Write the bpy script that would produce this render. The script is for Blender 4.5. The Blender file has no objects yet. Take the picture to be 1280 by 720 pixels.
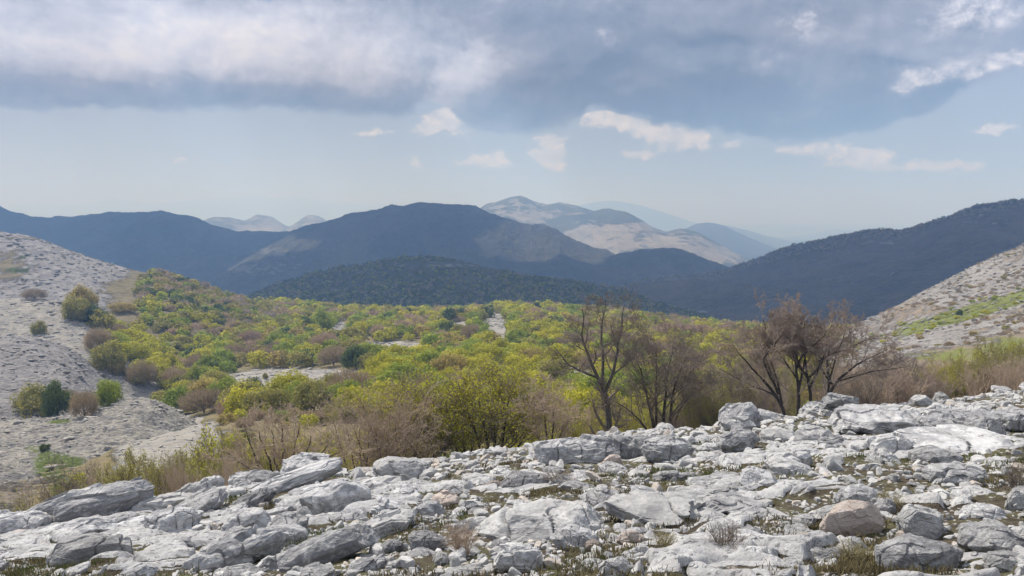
import bpy, bmesh, math, random
import numpy as np
from mathutils import Vector, Matrix, Euler

scene = bpy.context.scene
COL = scene.collection
R = math.radians

# ------------------------------------------------------------------ camera
F_PX = 995.0                       # focal length in pixels of the 1280 px wide photograph
PITCH = R(5.17)
cam_data = bpy.data.cameras.new("camera")
cam_data.sensor_width = 36.0
cam_data.lens = 36.0 * F_PX / 1280.0
cam_data.clip_start = 0.1
cam_data.clip_end = 200000.0
cam = bpy.data.objects.new("camera", cam_data)
COL.objects.link(cam)
cam.location = (0, 0, 0)
cam.rotation_euler = (R(90) - PITCH, 0, 0)
scene.camera = cam

# ------------------------------------------------------------------ exposure, sun
scene.view_settings.view_transform = 'Standard'
scene.view_settings.look = 'None'
scene.view_settings.exposure = 0.33
scene.view_settings.gamma = 1.0
scene.cycles.use_denoising = True
scene.cycles.max_bounces = 6
scene.cycles.transparent_max_bounces = 8
scene.cycles.volume_bounces = 1

SUN_AZ, SUN_EL = R(-48), R(50)
sd = Vector((math.sin(SUN_AZ) * math.cos(SUN_EL), math.cos(SUN_AZ) * math.cos(SUN_EL), math.sin(SUN_EL)))
sun_l = bpy.data.lights.new("sun", 'SUN')
sun_l.energy = 4.8
sun_l.angle = R(0.6)
sun_l.color = (1.0, 0.965, 0.92)
sun = bpy.data.objects.new("sun", sun_l)
COL.objects.link(sun)
sun.rotation_euler = sd.to_track_quat('Z', 'Y').to_euler()


# ------------------------------------------------------------------ node helpers
class S:
    """a shader socket with arithmetic"""
    def __init__(self, nt, s): self.nt, self.s = nt, s
    def _m(self, op, *a, clamp=False):
        n = self.nt.nodes.new('ShaderNodeMath'); n.operation = op; n.use_clamp = clamp
        for i, v in enumerate((self,) + a):
            if isinstance(v, S): self.nt.links.new(v.s, n.inputs[i])
            else: n.inputs[i].default_value = float(v)
        return S(self.nt, n.outputs[0])
    def __add__(self, o): return self._m('ADD', o)
    def __radd__(self, o): return self._m('ADD', o)
    def __sub__(self, o): return self._m('SUBTRACT', o)
    def __rsub__(self, o): return (self * -1.0) + o
    def __mul__(self, o): return self._m('MULTIPLY', o)
    def __rmul__(self, o): return self._m('MULTIPLY', o)
    def __truediv__(self, o): return self._m('DIVIDE', o)
    def max(self, o): return self._m('MAXIMUM', o)
    def min(self, o): return self._m('MINIMUM', o)
    def clamp(self): return self._m('ADD', 0.0, clamp=True)
    def exp(self): return self._m('EXPONENT')
    def sqrt(self): return self._m('SQRT')
    def pow(self, o): return self._m('POWER', o)
    def atan2(self, o): return self._m('ARCTAN2', o)
    def smooth(self, a, b, lo=0.0, hi=1.0):
        n = self.nt.nodes.new('ShaderNodeMapRange'); n.interpolation_type = 'SMOOTHSTEP'
        self.nt.links.new(self.s, n.inputs[0])
        for i, v in enumerate((a, b, lo, hi)): n.inputs[1 + i].default_value = v
        return S(self.nt, n.outputs[0])


def setin(nt, sock, v):
    if isinstance(v, S): nt.links.new(v.s, sock)
    elif isinstance(v, (tuple, list)) and len(v) == 3 and sock.type == 'RGBA': sock.default_value = (*v, 1)
    else: sock.default_value = v


def mixc(nt, f, a, b, mode='MIX'):
    n = nt.nodes.new('ShaderNodeMix'); n.data_type = 'RGBA'; n.blend_type = mode
    setin(nt, n.inputs[0], f); setin(nt, n.inputs[6], a); setin(nt, n.inputs[7], b)
    return S(nt, n.outputs[2])


def noise(nt, vec, scale, detail=5, rough=0.55, dist=0.0, ntype='FBM'):
    n = nt.nodes.new('ShaderNodeTexNoise'); n.noise_type = ntype
    if vec is not None: nt.links.new(vec.s, n.inputs['Vector'])
    n.inputs['Scale'].default_value = scale; n.inputs['Detail'].default_value = detail
    n.inputs['Roughness'].default_value = rough; n.inputs['Distortion'].default_value = dist
    return S(nt, n.outputs[0])


def voro(nt, vec, scale, feature='DISTANCE_TO_EDGE', rnd=1.0):
    n = nt.nodes.new('ShaderNodeTexVoronoi'); n.feature = feature
    if vec is not None: nt.links.new(vec.s, n.inputs['Vector'])
    n.inputs['Scale'].default_value = scale; n.inputs['Randomness'].default_value = rnd
    return n


def combine(nt, x, y, z):
    n = nt.nodes.new('ShaderNodeCombineXYZ')
    for i, v in enumerate((x, y, z)): setin(nt, n.inputs[i], v)
    return S(nt, n.outputs[0])


def separate(nt, v):
    n = nt.nodes.new('ShaderNodeSeparateXYZ'); nt.links.new(v.s, n.inputs[0])
    return [S(nt, o) for o in n.outputs]


def coords(nt, out='Object'):
    n = nt.nodes.new('ShaderNodeTexCoord'); return S(nt, n.outputs[out])


def mapping(nt, v, scale=(1, 1, 1), rot=(0, 0, 0), loc=(0, 0, 0)):
    n = nt.nodes.new('ShaderNodeMapping'); nt.links.new(v.s, n.inputs[0])
    n.inputs['Location'].default_value = loc; n.inputs['Rotation'].default_value = rot; n.inputs['Scale'].default_value = scale
    return S(nt, n.outputs[0])


def ramp(nt, f, pts, interp='LINEAR'):
    n = nt.nodes.new('ShaderNodeValToRGB'); n.color_ramp.interpolation = interp
    e = n.color_ramp.elements
    while len(e) < len(pts): e.new(0.5)
    for el, (p, c) in zip(e, pts):
        el.position = p; el.color = (*c, 1) if len(c) == 3 else c
    setin(nt, n.inputs[0], f)
    return S(nt, n.outputs[0])


def attr(nt, name, out='Fac'):
    n = nt.nodes.new('ShaderNodeAttribute'); n.attribute_name = name
    return S(nt, n.outputs[out])


def new_mat(name):
    m = bpy.data.materials.new(name); m.use_nodes = True
    nt = m.node_tree
    return m, nt, nt.nodes['Principled BSDF']


def bump(nt, h, strength, distance, normal=None):
    n = nt.nodes.new('ShaderNodeBump')
    n.inputs['Strength'].default_value = strength; n.inputs['Distance'].default_value = distance
    nt.links.new(h.s, n.inputs['Height'])
    if normal is not None: nt.links.new(normal.s, n.inputs['Normal'])
    return S(nt, n.outputs[0])


# ------------------------------------------------------------------ pixel -> ray
def ray(px, py):
    """direction through a pixel of the 1280x720 photograph, scaled so that y = 1"""
    X = (np.asarray(px, float) - 640.0) / F_PX; U = -(np.asarray(py, float) - 360.0) / F_PX
    y = math.cos(PITCH) + U * math.sin(PITCH); z = -math.sin(PITCH) + U * math.cos(PITCH)
    return X / y, np.ones_like(X) * 1.0, z / y


def project(p):
    p = np.asarray(p, float)
    x, y, z = p[..., 0], p[..., 1], p[..., 2]
    fw = y * math.cos(PITCH) - z * math.sin(PITCH); up = y * math.sin(PITCH) + z * math.cos(PITCH)
    fw = np.where(np.abs(fw) < 1e-6, 1e-6, fw)
    return 640 + F_PX * x / fw, 360 - F_PX * up / fw


def azel(px, py):
    x, y, z = ray(px, py)
    return float(np.arctan2(x, y)), float(z / np.hypot(x, y))


# ------------------------------------------------------------------ world: Nishita sky behind broken cloud
def build_world():
    w = bpy.data.worlds.new("World"); scene.world = w; w.use_nodes = True
    nt = w.node_tree
    bg = nt.nodes['Background']; bg.inputs['Strength'].default_value = 0.1
    sky = nt.nodes.new('ShaderNodeTexSky'); sky.sky_type = 'NISHITA'; sky.sun_disc = False
    sky.sun_elevation = SUN_EL; sky.sun_rotation = SUN_AZ; sky.altitude = 900; sky.dust_density = 2.0
    skyc = S(nt, sky.outputs[0])
    d = coords(nt, 'Generated')
    x, y, z = separate(nt, d)
    hl = (x * x + y * y).sqrt().max(0.001)
    e = z / hl
    az = x.atan2(y)

    wn = nt.nodes.new('ShaderNodeTexNoise'); wn.inputs['Scale'].default_value = 1.0; wn.inputs['Detail'].default_value = 6; wn.inputs['Roughness'].default_value = .6
    nt.links.new(combine(nt, az * 7, e * 12, 4.4).s, wn.inputs['Vector'])
    wx, wy, wz = separate(nt, S(nt, wn.outputs['Color']))
    fn = nt.nodes.new('ShaderNodeTexNoise'); fn.inputs['Scale'].default_value = 1.0; fn.inputs['Detail'].default_value = 7; fn.inputs['Roughness'].default_value = .62
    nt.links.new(combine(nt, az * 26, e * 34, 9.1).s, fn.inputs['Vector'])
    fx, fy, fz = separate(nt, S(nt, fn.outputs['Color']))
    azw = az + (wx - .5) * .10 + (fx - .5) * .045
    ew = e + (wy - .5) * .055 + (fy - .5) * .035

    def P(sx, sy, dx=0.0, dy=0.0, w_=0.0): return combine(nt, (az + dx) * sx, (e + dy) * sy, w_)

    def blob(px, py, wpx, hpx, k=1.0, warp=True):
        a0, e0 = azel(px, py)
        u = ((azw if warp else az) - a0) * (F_PX / wpx); v = ((ew if warp else e) - e0) * (F_PX / hpx)
        return ((u * u + v * v) * -1.0).exp() * k

    def total(items):
        t = None
        for b in items:
            v = blob(*b); t = v if t is None else t + v
        return t

    n_mid = noise(nt, P(11, 15, w_=3.1), 1.0, 7, 0.58, 0.35)
    n_off = noise(nt, P(11, 15, 0.016, -0.020, 3.1), 1.0, 7, 0.58, 0.35)
    n_fine = noise(nt, P(36, 44, w_=7.7), 1.0, 11, 0.68, 0.25)
    n_foff = noise(nt, P(36, 44, 0.006, -0.008, 7.7), 1.0, 11, 0.68, 0.25)
    lit = (n_mid - n_off); litf = n_fine - n_foff

    # lower edge of the cloud bank, as elevation against azimuth
    edge = [(-250, 130), (0, 132), (110, 139), (250, 139), (340, 134), (420, 142), (470, 150), (510, 146), (545, 132), (575, 152), (610, 164), (650, 168), (700, 166), (722, 156),
            (745, 140), (775, 143), (810, 150), (860, 160), (930, 168), (1010, 172), (1080, 168), (1130, 150), (1175, 132), (1205, 108), (1240, 96), (1300, 88), (1500, 60)]
    fc = nt.nodes.new('ShaderNodeFloatCurve')
    cv = fc.mapping.curves[0]
    pts = []
    for px, py in edge:
        a, ee = azel(px, py); pts.append(((a + 0.8) / 1.6, ee * 4))
    pts.sort()
    while len(cv.points) < len(pts): cv.points.new(0.5, 0.5)
    for p, (u, v) in zip(cv.points, pts): p.location = (u, v); p.handle_type = 'AUTO'
    fc.mapping.update()
    nt.links.new(((az + 0.8) / 1.6).clamp().s, fc.inputs['Value'])
    E = S(nt, fc.outputs[0]) * 0.25
    h = e - E
    hb = h + (wz - 0.5) * 0.034 + (n_mid - 0.5) * 0.022 + (n_fine - 0.5) * 0.034
    bank = hb.smooth(-0.003, 0.008)
    over = ((wx - 0.5) * 3.0 + 0.75).clamp()          # broken up high above the frame
    hi = e.smooth(0.30, 0.7)
    bank = bank * ((hi * -1.0 + 1.0) + hi * over)
    hole = total([(350, -6, 38, 9, 1.3), (178, 0, 14, 6, 0.8), (552, 142, 26, 9, .7)]) + (n_fine - 0.5) * 0.5
    bank = bank * (hole.smooth(0.35, 0.9) * -1.0 + 1.0)

    # how thick and grey, or thin and lit, each stretch of the bank is
    def layer(L, items, value, lo=.34, hi=.52, k=1.0):
        m = (total(items) + (n_fine - 0.5) * .30 + (n_mid - .5) * .25).smooth(lo, hi) * k
        return L * (m * -1.0 + 1.0) + m * value
    L = total([(40, 40, 320, 70, .34), (330, 50, 190, 50, .20), (470, 70, 80, 46, .10), (1100, 44, 150, 34, .10), (300, 122, 260, 20, -.24), (80, 128, 130, 16, -.16), (690, 40, 70, 50, -.08)]) + .44
    L = L + (n_mid - 0.5) * 0.20
    # the middle lobe, lit along its western side
    L = layer(L, [(640, 112, 105, 62, 1.0)], total([(580, 76, 70, 34, .34), (560, 120, 40, 40, .24), (690, 140, 80, 40, -.14)]) + .36, .30, .52)
    # the heavy lobe
    heavy = [(830, 95, 120, 62, .9), (960, 112, 150, 56, .9), (1090, 125, 110, 36, .9), (880, 130, 130, 34, .6)]
    L = layer(L, heavy, total([(990, 66, 70, 22, .22), (1080, 92, 80, 18, .12), (830, 60, 80, 26, .16), (900, 140, 130, 34, -.08)]) + .20 + (n_mid - .5) * .14, .34, .62)
    L = layer(L, [(1225, 14, 80, 26, 1.0), (1142, 95, 26, 12, 1.0), (1245, 82, 80, 14, 1.0), (763, 40, 22, 18, .8), (970, 74, 34, 14, .7), (1010, 22, 30, 26, .7)], (n_fine - .5) * 1.1 + litf * .8 + .78, .30, 1.05, .8)
    L = layer(L, [(985, 4, 85, 14, 1.0)], .34, .25, 1.0, .7)
    L = L + (n_fine - 0.5) * 0.09 + lit * 0.40 + litf * .26
    L = L.max(0.02).min(1.0)
    bankc = ramp(nt, L, [(0.0, (.92, 1.18, 1.62)), (0.22, (1.38, 1.70, 2.25)), (0.5, (2.85, 3.2, 4.1)), (0.8, (6.3, 6.8, 8.5)), (1.0, (8.8, 9.1, 10.0))])
    bankc = mixc(nt, e.smooth(0.34, 0.75) * .85, bankc, (9.0, 9.2, 9.6))        # unseen overhead sky brightened as thin cloud, added for fill light

    # small bright cumulus below the bank
    small = total([(606, 203, 38, 10, 1.2), (690, 186, 20, 18, 1.0), (700, 204, 15, 7, .7), (520, 204, 17, 11, .8), (842, 168, 34, 16, 1.15), (793, 193, 22, 8, .85), (742, 146, 30, 16, 1.2),
                   (785, 160, 34, 14, .9), (1250, 168, 26, 10, 1.0), (1100, 200, 60, 10, .75), (1190, 208, 46, 9, .75), (1090, 184, 40, 8, .75), (1060, 205, 50, 6, .6),
                   (462, 167, 50, 7, .62), (540, 163, 50, 8, .65), (640, 175, 60, 8, .5), (223, 207, 12, 4, .85), (566, 153, 34, 15, 1.2), (890, 190, 80, 12, .55), (1020, 185, 60, 12, .6)])
    sm = (small + (n_fine - 0.5) * 1.5 + (fz - 0.5) * 0.7) * (h.smooth(-0.002, 0.01) * -1.0 + 1.0)
    smask = sm.smooth(0.46, 0.86)
    smallc_v = (litf * 1.2 + lit * .4 + 0.66).max(0.40).min(0.95)
    smallc = ramp(nt, smallc_v, [(0.3, (4.2, 4.8, 6.0)), (0.6, (6.6, 7.1, 8.0)), (.95, (9.6, 9.7, 9.9))])
    # thin high veil whitens the clear band
    veil = (n_mid - 0.5) * 0.2 + 0.66
    c = mixc(nt, veil, skyc, VEIL)
    # distant murk of the east, under the rain bank
    murk = blob(1010, 215, 330, 60, .55, False)
    c = mixc(nt, murk, c, (2.5, 2.95, 3.7))
    c = mixc(nt, smask * 0.9, c, smallc)
    c = mixc(nt, bank * 0.97, c, bankc)
    nt.links.new(c.s, bg.inputs['Color'])


VEIL = (3.05, 3.6, 5.2)
build_world()


# ------------------------------------------------------------------ numpy noise
def _hash(ix, iy, iz, seed):
    h = (ix.astype(np.int64) * 374761393 + iy.astype(np.int64) * 668265263 + iz.astype(np.int64) * 2147483647 + seed * 1274126177) & 0xFFFFFFFF
    h = ((h ^ (h >> 13)) * 1274126177) & 0xFFFFFFFF
    h = ((h ^ (h >> 16)) * 2246822519) & 0xFFFFFFFF
    return ((h ^ (h >> 15)) & 0xFFFFFF) / float(0xFFFFFF)


def vnoise(P, seed=0):
    P = np.asarray(P, float)
    i = np.floor(P).astype(np.int64); f = P - i; f = f * f * f * (f * (f * 6 - 15) + 10)
    r = 0.0
    for dx in (0, 1):
        wx = f[..., 0] if dx else 1 - f[..., 0]
        for dy in (0, 1):
            wy = f[..., 1] if dy else 1 - f[..., 1]
            for dz in (0, 1):
                wz = f[..., 2] if dz else 1 - f[..., 2]
                r = r + wx * wy * wz * _hash(i[..., 0] + dx, i[..., 1] + dy, i[..., 2] + dz, seed)
    return r * 2 - 1


def fbm(P, octv=4, gain=0.5, lac=2.03, seed=0, ridged=False):
    P = np.asarray(P, float); a, s, t = 1.0, 0.0, 0.0
    for o in range(octv):
        n = vnoise(P, seed + o * 17)
        if ridged: n = 1 - 2 * np.abs(n)
        s = s + a * n; t += a; a *= gain; P = P * lac + 13.7
    return s / t


def p3(x, y, z=0.0): return np.stack(np.broadcast_arrays(np.asarray(x, float), np.asarray(y, float), np.asarray(z, float)), -1)


def sstep(x, a, b):
    t = np.clip((x - a) / (b - a), 0, 1); return t * t * (3 - 2 * t)


# ------------------------------------------------------------------ mesh helpers
def mesh_from(name, verts, faces, mat=None, smooth=True):
    """faces: (n,3) or (n,4) array"""
    verts = np.ascontiguousarray(verts, dtype=np.float32).reshape(-1, 3)
    faces = np.ascontiguousarray(faces, dtype=np.int32)
    k = faces.shape[1]; n = len(faces)
    me = bpy.data.meshes.new(name)
    me.vertices.add(len(verts)); me.vertices.foreach_set('co', verts.ravel())
    me.loops.add(n * k); me.loops.foreach_set('vertex_index', faces.ravel())
    me.polygons.add(n); me.polygons.foreach_set('loop_start', np.arange(0, n * k, k, dtype=np.int32))
    me.polygons.foreach_set('loop_total', np.full(n, k, dtype=np.int32))
    me.polygons.foreach_set('use_smooth', np.full(n, bool(smooth)))
    me.update(calc_edges=True)
    if mat is not None: me.materials.append(mat)
    return me


def set_attr(me, name, vals):
    a = me.attributes.new(name, 'FLOAT', 'POINT'); a.data.foreach_set('value', np.ascontiguousarray(vals, dtype=np.float32).ravel())


def set_col(me, name, vals):
    v = np.ones((len(vals), 4), np.float32); v[:, :3] = vals
    a = me.attributes.new(name, 'FLOAT_COLOR', 'POINT'); a.data.foreach_set('color', v.ravel())


def link(name, data, parent=None, loc=None):
    o = bpy.data.objects.new(name, data); COL.objects.link(o)
    if parent is not None: o.parent = parent
    if loc is not None: o.location = loc
    return o


def tag(o, label=None, cat=None, group=None, kind=None):
    if label: o['label'] = label
    if cat: o['category'] = cat
    if group: o['group'] = group
    if kind: o['kind'] = kind
    return o


def grid_faces(nv, nu):
    i = np.arange(nv * nu).reshape(nv, nu)
    return np.stack([i[:-1, :-1].ravel(), i[:-1, 1:].ravel(), i[1:, 1:].ravel(), i[1:, :-1].ravel()], 1)

# ------------------------------------------------------------------ terrain materials
def mat_hill(name, rock=(.36, .34, .31), rock2=(.24, .235, .24), forest=(.05, .052, .04), forest2=(.085, .075, .06),
             grass=(.11, .14, .04), tree_m=9.0, bump_m=3.0, strata=None, bs=0.8, patch=0.5):
    """pale limestone / forest or brush / grass, split by the sheet's own cover attributes"""
    m, nt, b = new_mat(name)
    v = coords(nt, 'Object')
    veg = attr(nt, 'veg'); gr = attr(nt, 'grass')
    big = noise(nt, v, 1 / (tree_m * 9), 5, 0.6)
    mid = noise(nt, v, 1 / (tree_m * 2.2), 5, 0.6)
    cell = voro(nt, v, 1 / tree_m, 'F1')
    cellc = S(nt, cell.outputs['Color']); celld = S(nt, cell.outputs['Distance'])
    cr = separate(nt, cellc)[0]
    huge = noise(nt, mapping(nt, v, scale=(1.0, .35, 1.0)), 1 / (tree_m * 26), 5, 0.65)
    f = (huge * .5 + big * 0.25 + mid * 0.25)
    fcol = mixc(nt, (f.smooth(0.40, 0.62) * 0.75 + cr * 0.25), forest, forest2)
    sv = v if strata is None else mapping(nt, v, scale=strata)
    rn = noise(nt, sv, 1 / (tree_m * 0.35), 8, 0.65, 0.5)
    rn2 = noise(nt, v, 1 / (tree_m * 3), 6, 0.6)
    rcol = mixc(nt, (rn * 0.7 + rn2 * 0.3).smooth(0.41, 0.57), rock2, rock)
    mask = (veg + (mid - 0.5) * patch * 2 + (rn - 0.5) * patch).smooth(0.42, 0.58)
    c = mixc(nt, mask, rcol, fcol)
    gmask = (gr + (mid - 0.5) * 0.9 + (rn - 0.5) * 0.5).smooth(0.42, 0.62)
    gcol = mixc(nt, rn, grass, (grass[0] * .6, grass[1] * .65, grass[2] * .7))
    c = mixc(nt, gmask, c, gcol)
    nt.links.new(c.s, b.inputs['Base Color'])
    b.inputs['Roughness'].default_value = 0.95
    b.inputs['Specular IOR Level'].default_value = 0.1
    hgt = (celld * -0.6 + 1.0) * mask + rn * 0.7
    nb = bump(nt, hgt, bs, bump_m)
    nt.links.new(nb.s, b.inputs['Normal'])
    return m


# ------------------------------------------------------------------ lofted terrain sheets
class Sheet: pass
SHEETS = {}


def hermite(yk, zk, y):
    """monotone cubic along axis 0; yk, zk: (k, nu); y: (n, nu)"""
    d = np.diff(zk, axis=0) / np.diff(yk, axis=0)
    m = np.zeros_like(zk)
    m[0] = d[0]; m[-1] = d[-1]
    a, b = d[:-1], d[1:]
    with np.errstate(divide='ignore', invalid='ignore'):
        hm = np.where(a * b > 0, 2 * a * b / (a + b), 0)
    m[1:-1] = hm
    out = np.zeros_like(y)
    for i in range(len(yk) - 1):
        lo, hi = yk[i], yk[i + 1]
        t = np.clip((y - lo) / (hi - lo), 0, 1); h = hi - lo
        t2, t3 = t * t, t * t * t
        z = (2 * t3 - 3 * t2 + 1) * zk[i] + (t3 - 2 * t2 + t) * h * m[i] + (-2 * t3 + 3 * t2) * zk[i + 1] + (t3 - t2) * h * m[i + 1]
        sel = (y >= lo) & ((y < hi) | (i == len(yk) - 2))
        out = np.where(sel, z, out)
    return out


def row_interp(pts, u, sm):
    pts = sorted(pts); a = np.array([p[:3] for p in pts], float)
    py = np.interp(u, a[:, 0], a[:, 1]); D = np.interp(u, a[:, 0], a[:, 2])
    k = max(3, int(sm)) | 1
    ker = np.hanning(k + 2)[1:-1]; ker /= ker.sum()
    pad = k // 2
    py = np.convolve(np.pad(py, pad, mode='edge'), ker, 'valid'); D = np.convolve(np.pad(D, pad, mode='edge'), ker, 'valid')
    return py, D


def loft(name, rows, lo, hi, nu, nv, back=((1.08, .25), (1.35, .4)), mat=None, relief=(), cover=None, kind='structure', smooth_px=14, sink=(0, 0), front=0.0):
    """a terrain sheet whose columns run straight away from the camera; rows: near -> crest, points (px, py, distance)"""
    u = np.linspace(lo, hi, nu)
    sm = smooth_px / ((hi - lo) / nu)
    ys, zs = [], []
    for r in rows:
        py, D = row_interp(r, u, sm)
        _, _, rz = ray(u, py); ys.append(D); zs.append(rz * D)
    for f, s in back:
        D = ys[len(rows) - 1] * f
        zs.append(zs[-1] - s * (D - ys[-1])); ys.append(D)
    if front:
        ys.insert(0, ys[0] * .93); zs.insert(0, zs[0] - front)
    yk, zk = np.array(ys), np.array(zs)
    t = np.linspace(0, 1, nv)[:, None]
    y = yk[0] * (yk[-1] / yk[0]) ** t
    z = hermite(yk, zk, y)
    rx, _, _ = ray(u, np.full_like(u, 300.0))
    x = rx[None, :] * y
    for fn in relief: z = z + fn(x, y, z)
    e = (u - lo) / (hi - lo)
    z = z - sink[0] * (1 - sstep(e, 0, .15))[None, :] - sink[1] * sstep(e, .66, 1.0)[None, :]
    z = np.maximum(z, -750.0 + 2 * fbm(p3(x / 900, y / 900), 2, seed=3))
    P = np.stack([x, y, z], -1)
    me = mesh_from(name, P.reshape(-1, 3), grid_faces(nv, nu), mat)
    px, py = project(P)
    veg, gr = (np.zeros_like(px), np.zeros_like(px)) if cover is None else cover(px, py, P)
    set_attr(me, 'veg', veg * np.ones_like(px)); set_attr(me, 'grass', gr * np.ones_like(px))
    o = tag(link(name, me), kind=kind)
    s = Sheet(); s.P, s.px, s.py, s.obj, s.veg, s.grass = P, px, py, o, veg * np.ones_like(px), gr * np.ones_like(px)
    e1 = P[1:, :-1] - P[:-1, :-1]; e2 = P[:-1, 1:] - P[:-1, :-1]
    s.area = np.linalg.norm(np.cross(e1, e2), axis=-1)
    # first-surface visibility from the camera inside this sheet (running maximum of slope)
    sl = P[..., 2] / P[..., 1]
    s.vis = sl >= np.maximum.accumulate(sl, 0) - 0.002
    SHEETS[name] = s
    return s


def R_fbm(amp, sc, octv=4, seed=0, ridged=False, sx=1.0, sy=1.0, gain=0.5):
    return lambda x, y, z: amp * fbm(p3(x / sc * sx, y / sc * sy), octv, gain, seed=seed, ridged=ridged)


def blobs(px, py, items):
    """soft ellipses over a sheet: (px, py, half width, half height, weight)"""
    t = np.zeros_like(px)
    for a, b, w, h, k in items: t = t + k * np.exp(-(((px - a) / w) ** 2 + ((py - b) / h) ** 2))
    return t


def poly_mask(px, py, poly):
    """1 inside a polygon"""
    ins = np.zeros(px.shape, bool); n = len(poly)
    for i in range(n):
        (x1, y1), (x2, y2) = poly[i], poly[(i + 1) % n]
        c = ((y1 > py) != (y2 > py)) & (px < (x2 - x1) * (py - y1) / (y2 - y1 + 1e-9) + x1)
        ins ^= c
    return ins


# ---- the plain that closes the horizon
def build_plain():
    m, nt, b = new_mat("plain_ground")
    n = noise(nt, coords(nt), 1 / 1500.0, 6, 0.6)
    nt.links.new(ramp(nt, n, [(.3, (.10, .12, .06)), (.7, (.22, .21, .16))]).s, b.inputs['Base Color']); b.inputs['Roughness'].default_value = 1
    x = np.linspace(-42000, 42000, 40); y = np.linspace(300, 60000, 40)
    X, Y = np.meshgrid(x, y)
    Z = -720 - 0 * X
    tag(link('plain', mesh_from('plain', np.stack([X, Y, Z], -1).reshape(-1, 3), grid_faces(40, 40), m)), kind='structure')


build_plain()

# ---- far ranges
M_far = mat_hill("far_range_ground", rock=(.30, .29, .27), rock2=(.2, .2, .2), forest=(.06, .07, .05), forest2=(.10, .10, .07), tree_m=60, bump_m=20, bs=.5)
M_pale = mat_hill("pale_range_ground", rock=(.33, .32, .28), rock2=(.22, .215, .19), forest=(.06, .075, .045), forest2=(.105, .11, .07), tree_m=45, bump_m=20, bs=.7, patch=1.0)
M_dark = mat_hill("dark_forest_ground", rock=(.20, .19, .16), rock2=(.10, .10, .085), forest=(.034, .040, .034), forest2=(.105, .100, .085), tree_m=11, bump_m=8, bs=1.0, patch=.7)

def cov_veg(base, items=(), grass=()):
    return lambda px, py, P: (np.clip(base + blobs(px, py, items), 0, 1), blobs(px, py, grass))

X0, X1 = -420, 1700
loft('far_blue_range', [[(X0, 285, 22000), (X1, 285, 22000)],
     [(X0, 258, 26000), (-100, 262, 26000), (20, 258, 26000), (50, 254, 26000), (80, 257, 26000), (110, 256, 26000), (140, 248, 26000), (165, 251, 26000), (200, 254, 26000), (240, 250, 26000),
      (290, 247, 26000), (322, 244, 26000), (345, 249, 26000), (375, 247, 26000), (400, 252, 26000), (450, 255, 26000), (560, 258, 26000), (700, 268, 26000), (900, 280, 26000), (X1, 283, 26000)]],
     X0, X1, 500, 40, mat=M_far, relief=[R_fbm(40, 1000, 4, 5)], cover=cov_veg(.6), smooth_px=10)
loft('pale_blue_ridge', [[(560, 300, 13500), (X1, 300, 13500)],
     [(560, 300, 16000), (690, 264, 16000), (740, 254, 16000), (765, 251, 16000), (800, 257, 16000), (840, 269, 16000), (880, 282, 16000), (930, 291, 16000), (980, 297, 16000), (1020, 291, 16000),
      (1048, 286, 16000), (1080, 290, 16000), (1120, 299, 16000), (X1, 320, 16000)]], 560, 1350, 300, 40, mat=M_far, relief=[R_fbm(40, 900, 4, 6)], cover=cov_veg(.65), smooth_px=14)
loft('hazy_ridge', [[(840, 325, 8200), (1250, 325, 8200)],
     [(840, 300, 10500), (880, 287, 10500), (905, 282, 10500), (930, 288, 10500), (960, 297, 10500), (1000, 305, 10500), (1050, 309, 10500), (1120, 312, 10500), (1250, 325, 10500)]],
     840, 1250, 220, 50, mat=M_far, relief=[R_fbm(30, 700, 4, 8)], cover=cov_veg(.6), smooth_px=14)
loft('blue_peak', [[(800, 345, 5800), (1120, 345, 5800)],
     [(800, 312, 7500), (840, 294, 7500), (870, 281, 7500), (888, 278, 7500), (905, 281, 7500), (930, 294, 7500), (960, 307, 7500), (990, 317, 7500), (1040, 326, 7500), (1120, 345, 7500)]],
     800, 1120, 260, 80, mat=M_dark, relief=[R_fbm(22, 500, 5, 9, ridged=True, sy=.4)], cover=cov_veg(.95), smooth_px=10)
loft('small_rocky_peaks', [[(180, 330, 4700), (480, 330, 4700)],
     [(180, 310, 6000), (225, 292, 6000), (250, 278, 6000), (268, 272, 6000), (288, 271, 6000), (306, 276, 6200), (322, 268, 6400), (340, 272, 6400), (362, 285, 6400), (384, 270, 6800), (400, 271, 6800), (425, 284, 6800), (480, 310, 6800)]],
     180, 480, 300, 90, mat=M_pale, relief=[R_fbm(16, 300, 5, 10, ridged=True, sy=.5)], cover=cov_veg(.52, [(320, 288, 40, 7, -.4), (270, 282, 30, 6, .3)]), smooth_px=8)
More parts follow.
